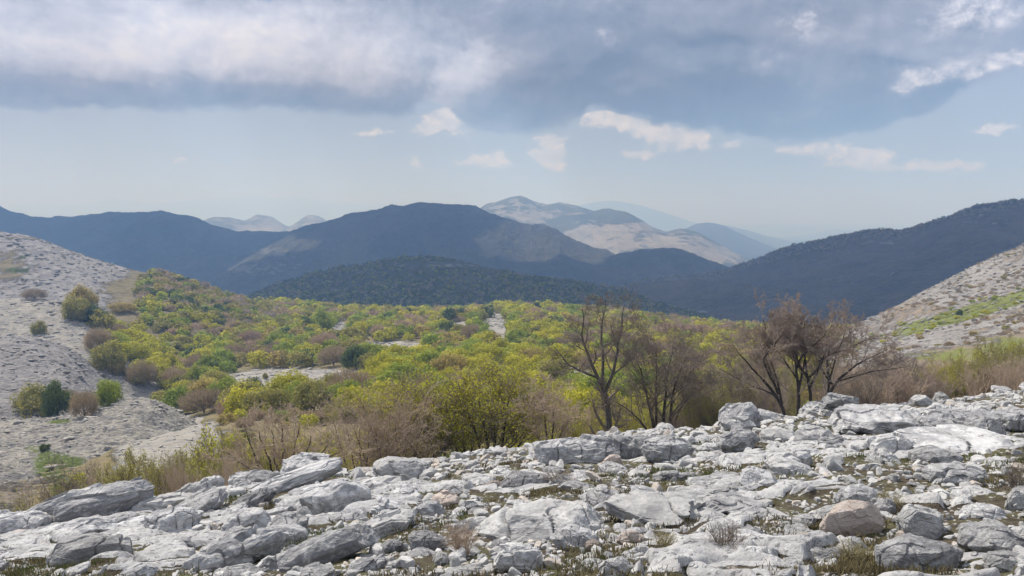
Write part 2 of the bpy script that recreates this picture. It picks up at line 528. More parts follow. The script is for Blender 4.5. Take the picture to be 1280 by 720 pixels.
loft('sunlit_limestone_range', [[(540, 370, 3900), (1060, 370, 3900)],
     [(540, 310, 4800), (600, 285, 4800), (650, 276, 4800), (700, 282, 4800), (760, 297, 4500), (800, 305, 4300), (840, 312, 4300), (900, 330, 4300), (1000, 350, 4300), (1060, 360, 4300)],
     [(540, 290, 5500), (590, 268, 5500), (608, 259, 5500), (627, 253, 5500), (650, 249, 5500), (668, 256, 5500), (682, 260, 5500), (700, 256, 5500), (716, 259, 5500), (742, 267, 5500), (762, 263, 5500), (784, 265, 5500), (800, 273, 5500),
      (815, 283, 5400), (835, 289, 5200), (858, 288, 5200), (878, 294, 5200), (895, 303, 5200), (912, 313, 5200), (930, 324, 5200), (960, 336, 5200), (1060, 352, 5200)]],
     540, 1060, 420, 130, mat=M_pale, relief=[R_fbm(30, 420, 5, 11, ridged=True, sy=.35), R_fbm(10, 90, 3, 12)],
     cover=cov_veg(.60, [(665, 272, 26, 7, -.5), (760, 300, 30, 16, -.5), (735, 288, 30, 8, -.3), (800, 283, 20, 6, -.45), (830, 303, 26, 9, -.6), (885, 318, 36, 12, -.55), (640, 256, 20, 5, -.1), (775, 272, 40, 8, .4), (810, 320, 14, 10, .3), (700, 275, 20, 5, .2)]), smooth_px=7)

# ---- the dark wooded mountains
loft('west_forest_mountain', [[(X0, 395, 2300), (500, 395, 2300)],
     [(X0, 330, 2800), (0, 330, 2800), (200, 330, 2800), (330, 345, 2800), (500, 370, 2800)],
     [(X0, 235, 3400), (-120, 243, 3400), (-40, 255, 3400), (0, 261, 3400), (30, 270, 3400), (64, 281, 3400), (84, 277, 3300), (110, 271, 3300), (150, 268, 3300), (185, 267, 3300), (210, 267, 3300), (228, 271, 3300),
      (250, 279, 3300), (275, 287, 3300), (305, 294, 3300), (360, 292, 3300), (420, 300, 3300), (500, 330, 3300)]],
     X0, 500, 620, 150, mat=M_dark, relief=[R_fbm(42, 430, 5, 21, ridged=True, sy=.35), R_fbm(6, 60, 3, 22), R_fbm(3, 14, 2, 23)], cover=cov_veg(.97), smooth_px=12)
loft('central_forest_mountain', [[(190, 415, 1900), (960, 415, 1900)],
     [(190, 380, 2250), (280, 345, 2300), (340, 312, 2430), (400, 325, 2400), (540, 325, 2350), (700, 335, 2300), (800, 352, 2250), (960, 385, 2250)],
     [(190, 385, 2700), (240, 362, 2700), (262, 350, 2700), (290, 334, 2700), (312, 318, 2700), (334, 306, 2750), (360, 292, 2800), (385, 284, 2850), (412, 276, 2850), (440, 271, 2850), (470, 266, 2850), (490, 260, 2850), (512, 258, 2850),
      (524, 254, 2850), (545, 255, 2850), (562, 258, 2850), (596, 260, 2850), (620, 271, 2800), (650, 281, 2800), (686, 286, 2800), (712, 297, 2800), (745, 315, 2750), (775, 328, 2700), (810, 341, 2700), (860, 358, 2700), (960, 390, 2700)]],
     190, 960, 780, 190, mat=M_dark, relief=[R_fbm(40, 360, 5, 31, ridged=True, sy=.33), R_fbm(5, 50, 3, 32), R_fbm(3, 13, 2, 33)],
     cover=cov_veg(.93, [(300, 336, 24, 7, -.6), (340, 314, 26, 8, -.6), (350, 332, 40, 14, -.36), (335, 348, 40, 10, -.22), (390, 325, 30, 14, -.2), (420, 290, 22, 10, -.2), (625, 310, 14, 4, -.3)]), smooth_px=7)
loft('low_forest_hill', [[(680, 400, 1950), (1020, 400, 1950)],
     [(680, 352, 2450), (730, 336, 2450), (765, 324, 2450), (795, 315, 2450), (825, 311, 2450), (848, 311, 2450), (862, 316, 2450), (885, 326, 2450), (910, 336, 2450), (950, 350, 2450), (1020, 380, 2450)]],
     680, 1020, 340, 100, mat=M_dark, relief=[R_fbm(12, 250, 5, 41, ridged=True, sy=.5), R_fbm(4, 40, 3, 42), R_fbm(3, 12, 2, 43)], cover=cov_veg(.88), smooth_px=8)
M_east = mat_hill("east_mountain_ground", rock=(.30, .28, .27), rock2=(.17, .16, .165), forest=(.045, .046, .040), forest2=(.125, .108, .098), tree_m=8, bump_m=6, bs=1.0, patch=.8)
loft('east_forest_mountain', [[(600, 460, 620), (800, 450, 640), (1000, 455, 640), (1280, 460, 620), (X1, 470, 600)],
     [(600, 415, 900), (760, 400, 1000), (900, 392, 1000), (1060, 385, 950), (1280, 360, 850), (X1, 340, 800)],
     [(600, 385, 1900), (760, 360, 1900), (830, 351, 1900), (880, 348, 1850), (905, 344, 1800), (940, 333, 1750), (970, 325, 1700), (1000, 318, 1650), (1035, 309, 1600), (1060, 303, 1550), (1085, 298, 1520), (1110, 296, 1500), (1128, 298, 1480),
      (1150, 289, 1450), (1180, 280, 1400), (1205, 273, 1380), (1225, 269, 1360), (1250, 266, 1340), (1280, 266, 1320), (1340, 264, 1300), (1450, 268, 1280), (X1, 290, 1250)]],
     600, X1, 900, 260, mat=M_east, relief=[R_fbm(26, 230, 5, 51, ridged=True, sy=.4), R_fbm(3, 35, 3, 52), R_fbm(2, 9, 2, 53)],
     cover=cov_veg(.86, [(1100, 303, 30, 4, -.35), (1225, 275, 40, 7, -.3), (1040, 325, 30, 4, -.25), (1080, 345, 70, 6, -.22), (880, 390, 12, 3, -.5), (940, 372, 30, 5, -.2)]), smooth_px=7)
M_mid = mat_hill("middle_hill_ground", rock=(.27, .26, .26), rock2=(.15, .145, .15), forest=(.045, .052, .03), forest2=(.075, .075, .05), tree_m=7, bump_m=5, bs=.9, patch=.6)
loft('middle_forest_hill', [[(150, 470, 560), (400, 450, 600), (640, 440, 640), (1000, 470, 640)],
     [(150, 430, 800), (300, 395, 820), (500, 375, 850), (700, 385, 850), (850, 408, 820), (1000, 440, 800)],
     [(150, 415, 1050), (240, 396, 1050), (290, 381, 1050), (330, 368, 1080), (370, 355, 1100), (410, 344, 1120), (450, 337, 1140), (480, 331, 1150), (520, 328, 1150), (560, 328, 1150), (600, 332, 1150), (640, 341, 1140), (680, 348, 1120),
      (730, 358, 1100), (780, 372, 1080), (830, 388, 1060), (900, 408, 1040), (1000, 440, 1000)]],
     150, 1000, 620, 200, mat=M_mid, relief=[R_fbm(10, 160, 5, 61, ridged=True, sy=.5), R_fbm(2, 30, 3, 62)],
     cover=cov_veg(.85, [(540, 331, 90, 6, -.34), (460, 345, 60, 5, -.22), (620, 338, 40, 6, -.25), (430, 360, 60, 5, -.25), (350, 372, 30, 4, -.2)]), smooth_px=8)

# ---- the valley plateau and the bare rocky humps west of it
M_val = mat_hill("valley_ground", rock=(.31, .29, .255), rock2=(.20, .195, .19), forest=(.17, .145, .075), forest2=(.20, .165, .10), grass=(.17, .19, .05), tree_m=3.0, bump_m=.6, bs=.9, patch=.5, strata=(.5, 1.6, 2.5))
M_hump = mat_hill("rocky_hump_ground", rock=(.315, .295, .255), rock2=(.155, .15, .15), forest=(.17, .145, .11), forest2=(.23, .20, .16), grass=(.13, .16, .05), tree_m=2.2, bump_m=.7, bs=1.0, patch=.5, strata=(.45, 1.5, 3.0))
M_hump_grey = mat_hill("grey_hump_ground", rock=(.27, .255, .245), rock2=(.14, .137, .142), forest=(.15, .13, .075), forest2=(.18, .15, .10), grass=(.09, .12, .045), tree_m=2.2, bump_m=.7, bs=1.0, patch=.5, strata=(.45, 1.5, 3.0))

def cov_valley(px, py, P):
    rock = blobs(px, py, [(360, 472, 75, 11, 1.0), (300, 482, 40, 8, .8), (430, 470, 40, 7, .7), (495, 434, 48, 7, 1.1), (425, 411, 14, 8, 1.0), (250, 386, 50, 5, .9), (170, 390, 60, 5, .7), (575, 407, 30, 5, .8), (618, 408, 11, 18, 1.3), (632, 428, 9, 14, 1.0),
                          (714, 468, 24, 9, .9), (735, 478, 20, 7, .7), (720, 405, 40, 6, .5), (690, 450, 16, 6, .6), (225, 545, 60, 26, .9), (180, 575, 50, 20, .7)])
    return np.clip(.85 - rock, 0, 1), blobs(px, py, [(440, 415, 200, 30, .25), (620, 480, 100, 20, .25)])

VR = 1.0
loft('valley_floor', [[(X0, 900, 52), (0, 860, 52), (640, 860, 52), (1000, 830, 52), (X1, 800, 52)],
     [(X0, 640, 100), (0, 610, 100), (300, 560, 100), (640, 556, 100), (900, 545, 100), (1300, 525, 100), (X1, 520, 100)],
     [(X0, 590, 150), (0, 570, 150), (300, 524, 150), (450, 498, 150), (640, 498, 150), (900, 498, 150), (1300, 480, 150), (X1, 470, 150)],
     [(X0, 560, 220), (150, 530, 220), (300, 482, 220), (450, 468, 220), (640, 466, 220), (900, 468, 220), (1300, 460, 220), (X1, 455, 220)],
     [(X0, 480, 320), (100, 465, 320), (200, 447, 320), (450, 435, 320), (640, 426, 320), (900, 438, 320), (1300, 440, 320), (X1, 440, 320)],
     [(X0, 430, 430), (100, 420, 430), (200, 408, 430), (450, 406, 430), (640, 402, 430), (800, 410, 430), (900, 418, 430), (1300, 430, 430), (X1, 430, 430)],
     [(X0, 400, 570), (100, 392, 570), (200, 388, 570), (350, 383, 570), (450, 392, 570), (560, 396, 570), (640, 386, 570), (760, 394, 570), (860, 408, 570), (1000, 424, 570), (1300, 430, 570), (X1, 430, 570)]],
     X0, X1, 700, 420, back=((1.15, .22), (1.6, .25)), mat=M_val, relief=[R_fbm(2.0, 60, 4, 71), R_fbm(.5, 6, 3, 72, ridged=True, sy=2.0)], cover=cov_valley, smooth_px=20)

def cov_hump(px, py, P):
    return (np.clip(.12 + blobs(px, py, [(30, 622, 120, 22, .6), (200, 590, 40, 10, .2), (110, 560, 120, 20, .12)]), 0, 1),
            blobs(px, py, [(75, 578, 40, 14, .75), (75, 598, 26, 14, .5), (75, 527, 24, 5, .7), (45, 561, 24, 8, .5), (10, 590, 60, 10, .3), (165, 570, 60, 14, .3)]))
loft('pale_rock_slope', [[(X0, 690, 84), (0, 655, 84), (150, 650, 84), (280, 630, 84), (420, 640, 84)],
     [(X0, 610, 105), (0, 590, 105), (150, 575, 105), (240, 560, 105), (330, 585, 105), (420, 610, 105)],
     [(X0, 550, 135), (0, 535, 135), (90, 524, 135), (150, 508, 138), (190, 499, 140), (235, 497, 140), (268, 508, 138), (300, 530, 135), (340, 570, 130), (420, 620, 128)]],
     X0, 420, 620, 320, back=((1.06, .15), (1.25, .45)), mat=M_hump, relief=[R_fbm(1.3, 22, 4, 81), R_fbm(.62, 4.5, 4, 82, ridged=True, sy=2.4), R_fbm(.30, 1.4, 2, 83, ridged=True, sy=1.8)], cover=cov_hump, smooth_px=16, sink=(0, 22), front=14)
loft('grey_rock_slope', [[(X0, 590, 150), (0, 560, 150), (150, 540, 150), (260, 550, 150)],
     [(X0, 490, 185), (0, 488, 185), (80, 484, 185), (160, 490, 185), (260, 530, 185)],
     [(X0, 410, 230), (0, 425, 230), (40, 426, 230), (75, 431, 230), (105, 444, 228), (135, 462, 225), (165, 482, 222), (205, 505, 220), (260, 540, 220)]],
     X0, 260, 440, 200, back=((1.05, .15), (1.2, .4)), mat=M_hump_grey, relief=[R_fbm(1.3, 30, 4, 91), R_fbm(.75, 5.5, 4, 92, ridged=True, sy=2.4), R_fbm(.3, 2, 2, 93, ridged=True, sy=1.8)],
     cover=lambda px, py, P: (np.clip(.12 + blobs(px, py, [(70, 500, 80, 14, .5), (0, 440, 60, 10, .15)]), 0, 1), blobs(px, py, [(0, 441, 40, 4, .5)])), smooth_px=14, sink=(0, 16), front=10)
loft('bare_rock_terrace', [[(X0, 470, 235), (0, 460, 235), (150, 455, 235), (300, 470, 235)],
     [(X0, 420, 270), (0, 415, 270), (100, 420, 270), (200, 430, 270), (300, 450, 270)],
     [(X0, 378, 310), (0, 375, 310), (35, 373, 310), (65, 376, 310), (100, 386, 305), (135, 400, 300), (170, 415, 300), (230, 438, 300), (300, 455, 300)]],
     X0, 300, 440, 170, back=((1.05, .15), (1.25, .4)), mat=M_hump, relief=[R_fbm(1.2, 35, 4, 101), R_fbm(.6, 6, 4, 102, ridged=True, sy=2.2)],
     cover=lambda px, py, P: (np.clip(.18 + blobs(px, py, [(60, 385, 40, 6, -.1), (120, 400, 40, 10, .3)]), 0, 1), blobs(px, py, [(30, 420, 60, 4, .45), (110, 404, 30, 6, .5)])), smooth_px=14, sink=(0, 14), front=8)

def cov_dome(px, py, P):
    wood = sstep(px + (py - 340) * .6, 130, 215)
    return (np.clip(.20 + wood * .8 + blobs(px, py, [(10, 335, 40, 30, .4), (150, 360, 40, 12, .35), (60, 297, 50, 4, .3), (30, 388, 60, 8, .4)]), 0, 1),
            blobs(px, py, [(28, 322, 18, 10, .55), (24, 338, 22, 5, .7), (5, 350, 14, 10, .4)]))
loft('rocky_dome_hill', [[(X0, 430, 330), (0, 425, 330), (150, 425, 330), (300, 430, 330), (480, 440, 330)],
     [(X0, 360, 400), (0, 362, 400), (80, 364, 400), (160, 378, 400), (250, 392, 400), (350, 405, 400), (480, 425, 400)],
     [(X0, 290, 500), (-150, 285, 500), (-40, 287, 500), (0, 291, 500), (25, 294, 500), (50, 300, 500), (75, 310, 500), (100, 318, 500), (130, 328, 500), (165, 338, 500), (200, 346, 500), (240, 356, 500), (280, 366, 500), (330, 377, 500), (380, 390, 500), (480, 415, 500)]],
     X0, 480, 620, 220, back=((1.06, .2), (1.4, .4)), mat=M_hump_grey, relief=[R_fbm(2.0, 60, 4, 111), R_fbm(1.2, 9, 5, 112, ridged=True, sy=1.8)], cover=cov_dome, smooth_px=14, sink=(0, 12), front=8)

# ---- the sunlit hillside on the east
M_esl = mat_hill("east_slope_ground", rock=(.285, .268, .25), rock2=(.165, .157, .15), forest=(.19, .155, .115), forest2=(.25, .205, .155), grass=(.19, .205, .06), tree_m=2.6, bump_m=.7, bs=.9, patch=.8, strata=(.7, 1.2, 2.0))
def cov_east(px, py, P):
    dy = py - np.interp(px, [1060, 1110, 1160, 1220, 1280, 1400], [425, 416, 403, 386, 369, 340])     # the green strip
    g = np.exp(-((dy - 2) / 9.0) ** 2) * sstep(px, 1095, 1150) * 1.2
    low = sstep(dy, 28, 60)
    return (np.clip(.44 + low * .40 + blobs(px, py, [(1130, 385, 40, 8, .2), (1180, 425, 70, 7, -.3), (1250, 405, 40, 6, -.25), (1230, 340, 40, 14, -.25), (1180, 372, 40, 10, -.15)]), 0, 1),
            g + blobs(px, py, [(1180, 446, 90, 12, .62), (1260, 428, 50, 14, .6), (1300, 400, 60, 10, .4)]))
loft('east_hillside', [[(930, 530, 88), (1130, 500, 90), (1300, 470, 95), (X1, 440, 100)],
     [(930, 490, 150), (1060, 474, 150), (1130, 458, 150), (1280, 435, 150), (1450, 400, 150), (X1, 370, 150)],
     [(930, 470, 240), (1060, 442, 240), (1130, 422, 240), (1280, 376, 240), (1450, 330, 240), (X1, 300, 240)],
     [(930, 455, 380), (1000, 436, 380), (1060, 414, 380), (1100, 396, 380), (1130, 381, 380), (1160, 364, 380), (1190, 349, 380), (1220, 334, 380), (1250, 320, 380), (1280, 308, 380), (1350, 280, 380), (1450, 250, 380), (X1, 220, 380)]],
     930, X1, 560, 240, back=((1.06, .15), (1.3, .4)), mat=M_esl, relief=[R_fbm(1.5, 40, 4, 121), R_fbm(.7, 6, 4, 122, ridged=True)], cover=cov_east, smooth_px=12, sink=(26, 0), front=20)


# ------------------------------------------------------------------ haze
def build_haze():
    m = bpy.data.materials.new("haze_air"); m.use_nodes = True
    nt = m.node_tree; nt.nodes.clear()
    out = nt.nodes.new('ShaderNodeOutputMaterial'); v = nt.nodes.new('ShaderNodeVolumePrincipled')
    v.inputs['Color'].default_value = (0.24, 0.435, .82, 1)
    v.inputs['Absorption Color'].default_value = (.74, .70, .95, 1)
    v.inputs['Density'].default_value = 3.25e-4
    v.inputs['Anisotropy'].default_value = 0.2
    nt.links.new(v.outputs[0], out.inputs['Volume'])
    x0, x1, y0, y1, z0, z1 = -43000, 43000, -400, 61000, -754, 730
    V = [(x, y, z) for x in (x0, x1) for y in (y0, y1) for z in (z0, z1)]
    Fc = [(0, 1, 3, 2), (4, 6, 7, 5), (0, 4, 5, 1), (2, 3, 7, 6), (0, 2, 6, 4), (1, 5, 7, 3)]
    tag(link('haze', mesh_from('haze', V, Fc, m, smooth=False)), kind='stuff')
    lo = min(float(s.P[..., 2].min()) for s in SHEETS.values()); hi = max(float(s.P[..., 2].max()) for s in SHEETS.values())
    print("TERRAIN Z", lo, hi)


build_haze()


# ------------------------------------------------------------------ the cloud deck over the dark mountains: its shade is theirs
def build_clouds():
    rng = np.random.default_rng(8)
    bm = bmesh.new(); bmesh.ops.create_icosphere(bm, subdivisions=3, radius=1)
    D = np.array([v.co[:] for v in bm.verts]); F = np.array([[q.index for q in f.verts] for f in bm.faces]); bm.free()
    h = 2100.0; off = np.array([sd.x, sd.y]) / sd.z * h
    Vs, Fs, n = [], [], 0
    for gx in np.arange(-3300, 1500, 210):
        for gy in np.arange(720, 3700, 210):
            x, y = gx + rng.normal(0, 60), gy + rng.normal(0, 60)
            if x > .75 * y + 150 or x < -.95 * y - 300: continue
            if y < 860 + .12 * abs(x + 100) and x < 350: continue
            if abs(x + 860) < 260 and 2250 < y < 2800: continue          # the pale western spur stays in the sun
            if fbm(p3(x / 620, y / 620)[None], 2, seed=12)[0] > .24: continue          # gaps that let patches of sun through
            r = rng.uniform(190, 290)
            V = D * (1 + .22 * fbm(D * 2.2 + rng.uniform(0, 60, 3), 3, seed=4))[:, None] * (r, r, r * rng.uniform(.35, .6)) + (x + off[0], y + off[1], h + rng.uniform(-20, 120))
            Vs.append(V); Fs.append(F + n); n += len(D)
    m, nt, b = new_mat("cloud_white"); b.inputs['Base Color'].default_value = (.82, .83, .85, 1); b.inputs['Roughness'].default_value = 1
    b.inputs['Specular IOR Level'].default_value = 0
    tag(link('clouds', mesh_from('clouds', np.concatenate(Vs), np.concatenate(Fs), m)), kind='stuff')


build_clouds()

# ------------------------------------------------------------------ the rocky ground we stand on
CREST_A = [-1.6, -.66, -.4, -.2, 0.0, .15, .3, .45, .65, 1.6]
CREST_D = [10, 16, 19.5, 22.5, 25, 26.5, 28.5, 30, 32, 36]
DROP = [.50, .42, .40, .36, .30, .24, .19, .15, .12, .10]


def ground_z(x, y, rough=True):
    x = np.asarray(x, float); y = np.asarray(y, float)
    a = x / np.maximum(y, 1.0)
    dc = np.interp(a, CREST_A, CREST_D); kd = np.interp(a, CREST_A, DROP)
    z = -1.62 + .08 * x - .2256 * y
    t = y - dc
    z = z - kd * (np.logaddexp(0, t / 1.6) * 1.6)
    if rough:
        P = p3(x, y)
        z = z + .16 * fbm(P / 4.0, 3, seed=201) + .07 * fbm(P / 1.1, 3, seed=202)
    return z


def ground_hit(px, py):
    """where the line through a pixel of the photograph meets the rocky ground"""
    rx, _, rz = ray(px, py)
    y = np.geomspace(2.5, 60, 4000)
    d = ground_z(rx * y, y) - rz * y
    i = int(np.argmax(d > 0)) if (d > 0).any() else int(np.argmax(d))
    return float(rx * y[i]), float(y[i])


def fracture(P, seed, tilt, step):
    """a broken surface: every cell of a jittered 3-D lattice is its own tilted facet"""
    i = np.floor(P).astype(np.int64); f1 = np.full(P.shape[:-1], 9.0); out = np.zeros(P.shape[:-1])
    for a in (-1, 0, 1):
        for b in (-1, 0, 1):
            for c in (-1, 0, 1):
                cx, cy, cz = i[..., 0] + a, i[..., 1] + b, i[..., 2] + c
                dx = P[..., 0] - cx - _hash(cx, cy, cz, seed); dy = P[..., 1] - cy - _hash(cx, cy, cz, seed + 1); dz = P[..., 2] - cz - _hash(cx, cy, cz, seed + 2)
                d = dx * dx + dy * dy + dz * dz; n = d < f1
                f1 = np.where(n, d, f1)
                v = step * (_hash(cx, cy, cz, seed + 3) - .5) + tilt * (dx * (_hash(cx, cy, cz, seed + 4) - .5) + dy * (_hash(cx, cy, cz, seed + 5) - .5) + dz * (_hash(cx, cy, cz, seed + 6) - .5))
                out = np.where(n, v, out)
    return out


def pavement(X, Y):
    wx = X + .5 * vnoise(p3(X / .8, Y / .8), 211); wy = Y + .5 * vnoise(p3(X / .8, Y / .8), 212)
    pvn = fbm(p3(wx / 2.1, wy / 1.5), 4, .55, seed=213)
    pvn = pvn - .35 * np.exp(-(((X + 1.6) / 3.2) ** 2 + ((Y - 18) / 6.0) ** 2))       # a bed of loose rubble
    return wx, wy, sstep(pvn, .02, .12) * (Y < 45)


def build_near_ground():
    m, nt, b = new_mat("stony_soil")
    v = coords(nt)
    n1 = noise(nt, v, .9, 6, .6); n2 = noise(nt, v, 9, 8, .7); n3 = noise(nt, v, 45, 6, .7)
    soil = mixc(nt, n2.smooth(.35, .65), (.045, .035, .026), (.10, .082, .062))
    dry = mixc(nt, n3, (.055, .058, .026), (.115, .105, .058))
    c = mixc(nt, (n1 * .6 + n2 * .4).smooth(.42, .56), soil, dry)
    vo = voro(nt, v, 13, 'F1'); peb = S(nt, vo.outputs['Distance']).smooth(.25, .42, 1, 0) * (n1 + (n2 - .5) * 1.1).smooth(.44, .56)
    gs = mixc(nt, n3, (.30, .29, .27), (.46, .44, .41))
    c = mixc(nt, peb, c, gs)
    pv = attr(nt, 'pavement')
    pm = (pv + (n2 - .5) * .5).smooth(.45, .55)
    n4 = noise(nt, v, 2.4, 7, .65, .3)
    pc = ramp(nt, n4 * .5 + n2 * .35 + n3 * .15, [(.37, (.19, .19, .195)), (.45, (.31, .31, .315)), (.53, (.42, .42, .42)), (.63, (.55, .548, .54))])
    c = mixc(nt, pm, c, pc)
    nt.links.new(c.s, b.inputs['Base Color']); b.inputs['Roughness'].default_value = .95; b.inputs['Specular IOR Level'].default_value = .15
    nb = bump(nt, n2 * .5 + n3 * .3 + peb * .5 + n4 * pm * 1.2, .9, .06)
    nt.links.new(nb.s, b.inputs['Normal'])
    na, nr = 760, 960
    a = np.tan(np.linspace(R(-50), R(50), na)); y = np.geomspace(3.2, 125, nr)
    A, Y = np.meshgrid(a, y); X = A * Y
    Z = ground_z(X, Y)
    Z = Z + .035 * fbm(p3(X / .35, Y / .35), 3, seed=203) * (Y < 40)
    wx, wy, pav = pavement(X, Y)
    # the pavement is broken into tilted blocks by open joints
    ca, sa = math.cos(.45), math.sin(.45)
    jx, jy = (wx * ca + wy * sa) / 1.25, (-wx * sa + wy * ca) / .62
    f1 = np.full(X.shape, 9.0); f2 = f1.copy(); hx = np.zeros_like(X); tx = hx.copy(); ty = hx.copy()
    ix, iy = np.floor(jx).astype(np.int64), np.floor(jy).astype(np.int64); zz = np.zeros_like(ix)
    for a_ in (-1, 0, 1):
        for b_ in (-1, 0, 1):
            cx, cy = ix + a_, iy + b_
            ox, oy = cx + _hash(cx, cy, zz, 51), cy + _hash(cx, cy, zz, 52)
            d = np.hypot(jx - ox, jy - oy); n = d < f1
            f2 = np.where(n, f1, np.minimum(f2, d)); f1 = np.where(n, d, f1)
            hx = np.where(n, _hash(cx, cy, zz, 53), hx)
            tx = np.where(n, (jx - ox) * (_hash(cx, cy, zz, 54) - .5), tx); ty = np.where(n, (jy - oy) * (_hash(cx, cy, zz, 55) - .5), ty)
    joint = sstep(f2 - f1, .01, .20)
    plate = pav * (.06 + .08 * hx + .16 * tx + .12 * ty + .03 * fbm(p3(wx / .5, wy / .5), 3, seed=214, ridged=True)) * joint + pav * (fracture(p3(wx / .42, wy / .34), 216, .05, .014) + fracture(p3(wx / .15, wy / .12), 226, .016, .005)) + .010 * pav * fbm(p3(X / .12, Y / .12), 2, seed=215)
    pav = pav * (.35 + .65 * joint)
    pk = np.pad(plate, ((3, 3), (0, 0)), mode='edge')          # no sheer steps: a broken edge still slopes a little
    plate = sum(w * pk[i:i + plate.shape[0]] for i, w in enumerate((.06, .12, .2, .24, .2, .12, .06)))
    Z = Z + plate
    me = mesh_from('rocky_ground', np.stack([X, Y, Z], -1).reshape(-1, 3), grid_faces(nr, na), m, smooth=False)
    set_attr(me, 'pavement', pav)
    tag(link('rocky_ground', me), kind='structure')
    s = Sheet(); s.P = np.stack([X, Y, Z], -1); s.px, s.py = project(s.P)
    e1 = s.P[1:, :-1] - s.P[:-1, :-1]; e2 = s.P[:-1, 1:] - s.P[:-1, :-1]
    s.area = np.linalg.norm(np.cross(e1, e2), axis=-1)
    SHEETS['rocky_ground'] = s


build_near_ground()


# ------------------------------------------------------------------ rock
def rock_mat(name, light, dark, stain, warm=None, lichen=.35):
    m, nt, b = new_mat(name)
    v = coords(nt)
    oi = nt.nodes.new('ShaderNodeObjectInfo'); rnd = S(nt, oi.outputs['Random'])
    geo = nt.nodes.new('ShaderNodeNewGeometry')
    off = combine(nt, rnd * 37.0, rnd * 91.0, rnd * 53.0)
    va = nt.nodes.new('ShaderNodeVectorMath'); va.operation = 'ADD'
    nt.links.new(v.s, va.inputs[0]); nt.links.new(off.s, va.inputs[1]); v = S(nt, va.outputs[0])
    n1 = noise(nt, v, 2.2, 7, .62, .4); n2 = noise(nt, v, 9, 8, .7, .3); n3 = noise(nt, v, 42, 6, .75)
    st = noise(nt, mapping(nt, v, scale=(2, 2, 14), rot=(.25, .12, 0)), 1.6, 6, .65, .8)     # bedding
    c = mixc(nt, (n1 * .5 + n2 * .5).smooth(.41, .57), dark, light)
    c = mixc(nt, (st.smooth(.56, .72)) * .55, c, stain)
    # pale crusts and dark specks
    c = mixc(nt, (n2 * .6 + n3 * .4).smooth(.53, .60) * .85, c, (.55, .548, .54))
    c = mixc(nt, (n1 * .4 + n3 * .6).smooth(.40, .33) * .7, c, (.10, .10, .10))
    if lichen: c = mixc(nt, (noise(nt, v, 5.5, 5, .7)).smooth(.70, .76) * lichen, c, (.36, .22, .07))
    if warm: c = mixc(nt, n1.smooth(.3, .6) * .8, c, warm)
    t = rnd * .50 + .66
    vm = nt.nodes.new('ShaderNodeVectorMath'); vm.operation = 'SCALE'; nt.links.new(c.s, vm.inputs[0]); nt.links.new(t.s, vm.inputs['Scale'])
    nt.links.new(vm.outputs[0], b.inputs['Base Color'])
    b.inputs['Roughness'].default_value = .9; b.inputs['Specular IOR Level'].default_value = .2
    vo = voro(nt, v, 3.2, 'DISTANCE_TO_EDGE'); crack = S(nt, vo.outputs['Distance']).smooth(0, .035)
    ck = (crack * -1 + 1) * n1.smooth(.5, .6)
    hgt = n2 * .55 + n3 * .22 + n1 * .5 + st * .35 - ck * .5
    nb = bump(nt, hgt, .7, .05)
    nt.links.new(nb.s, b.inputs['Normal'])
    return m


M_rock = rock_mat("grey_limestone", (.44, .44, .442), (.225, .227, .235), (.16, .16, .165))
M_rock_pale = rock_mat("pale_limestone", (.48, .478, .472), (.30, .30, .302), (.22, .215, .21), lichen=.2)
M_rock_dark = rock_mat("dark_limestone", (.33, .33, .335), (.20, .20, .21), (.15, .15, .155), lichen=.3)
M_rock_pink = rock_mat("pinkish_limestone", (.46, .41, .37), (.38, .33, .295), (.35, .29, .25), warm=(.43, .365, .32), lichen=0)
TONES = {'grey': M_rock, 'pale': M_rock_pale, 'dark grey': M_rock_dark, 'pinkish': M_rock_pink}

_ICO = {}
def ico(n):
    if n not in _ICO:
        bm = bmesh.new(); bmesh.ops.create_icosphere(bm, subdivisions=n, radius=1)
        bm.verts.ensure_lookup_table()
        _ICO[n] = (np.array([v.co[:] for v in bm.verts]), np.array([[q.index for q in f.verts] for f in bm.faces]))
        bm.free()
    return _ICO[n]


def unit3(v): return v / np.linalg.norm(v)


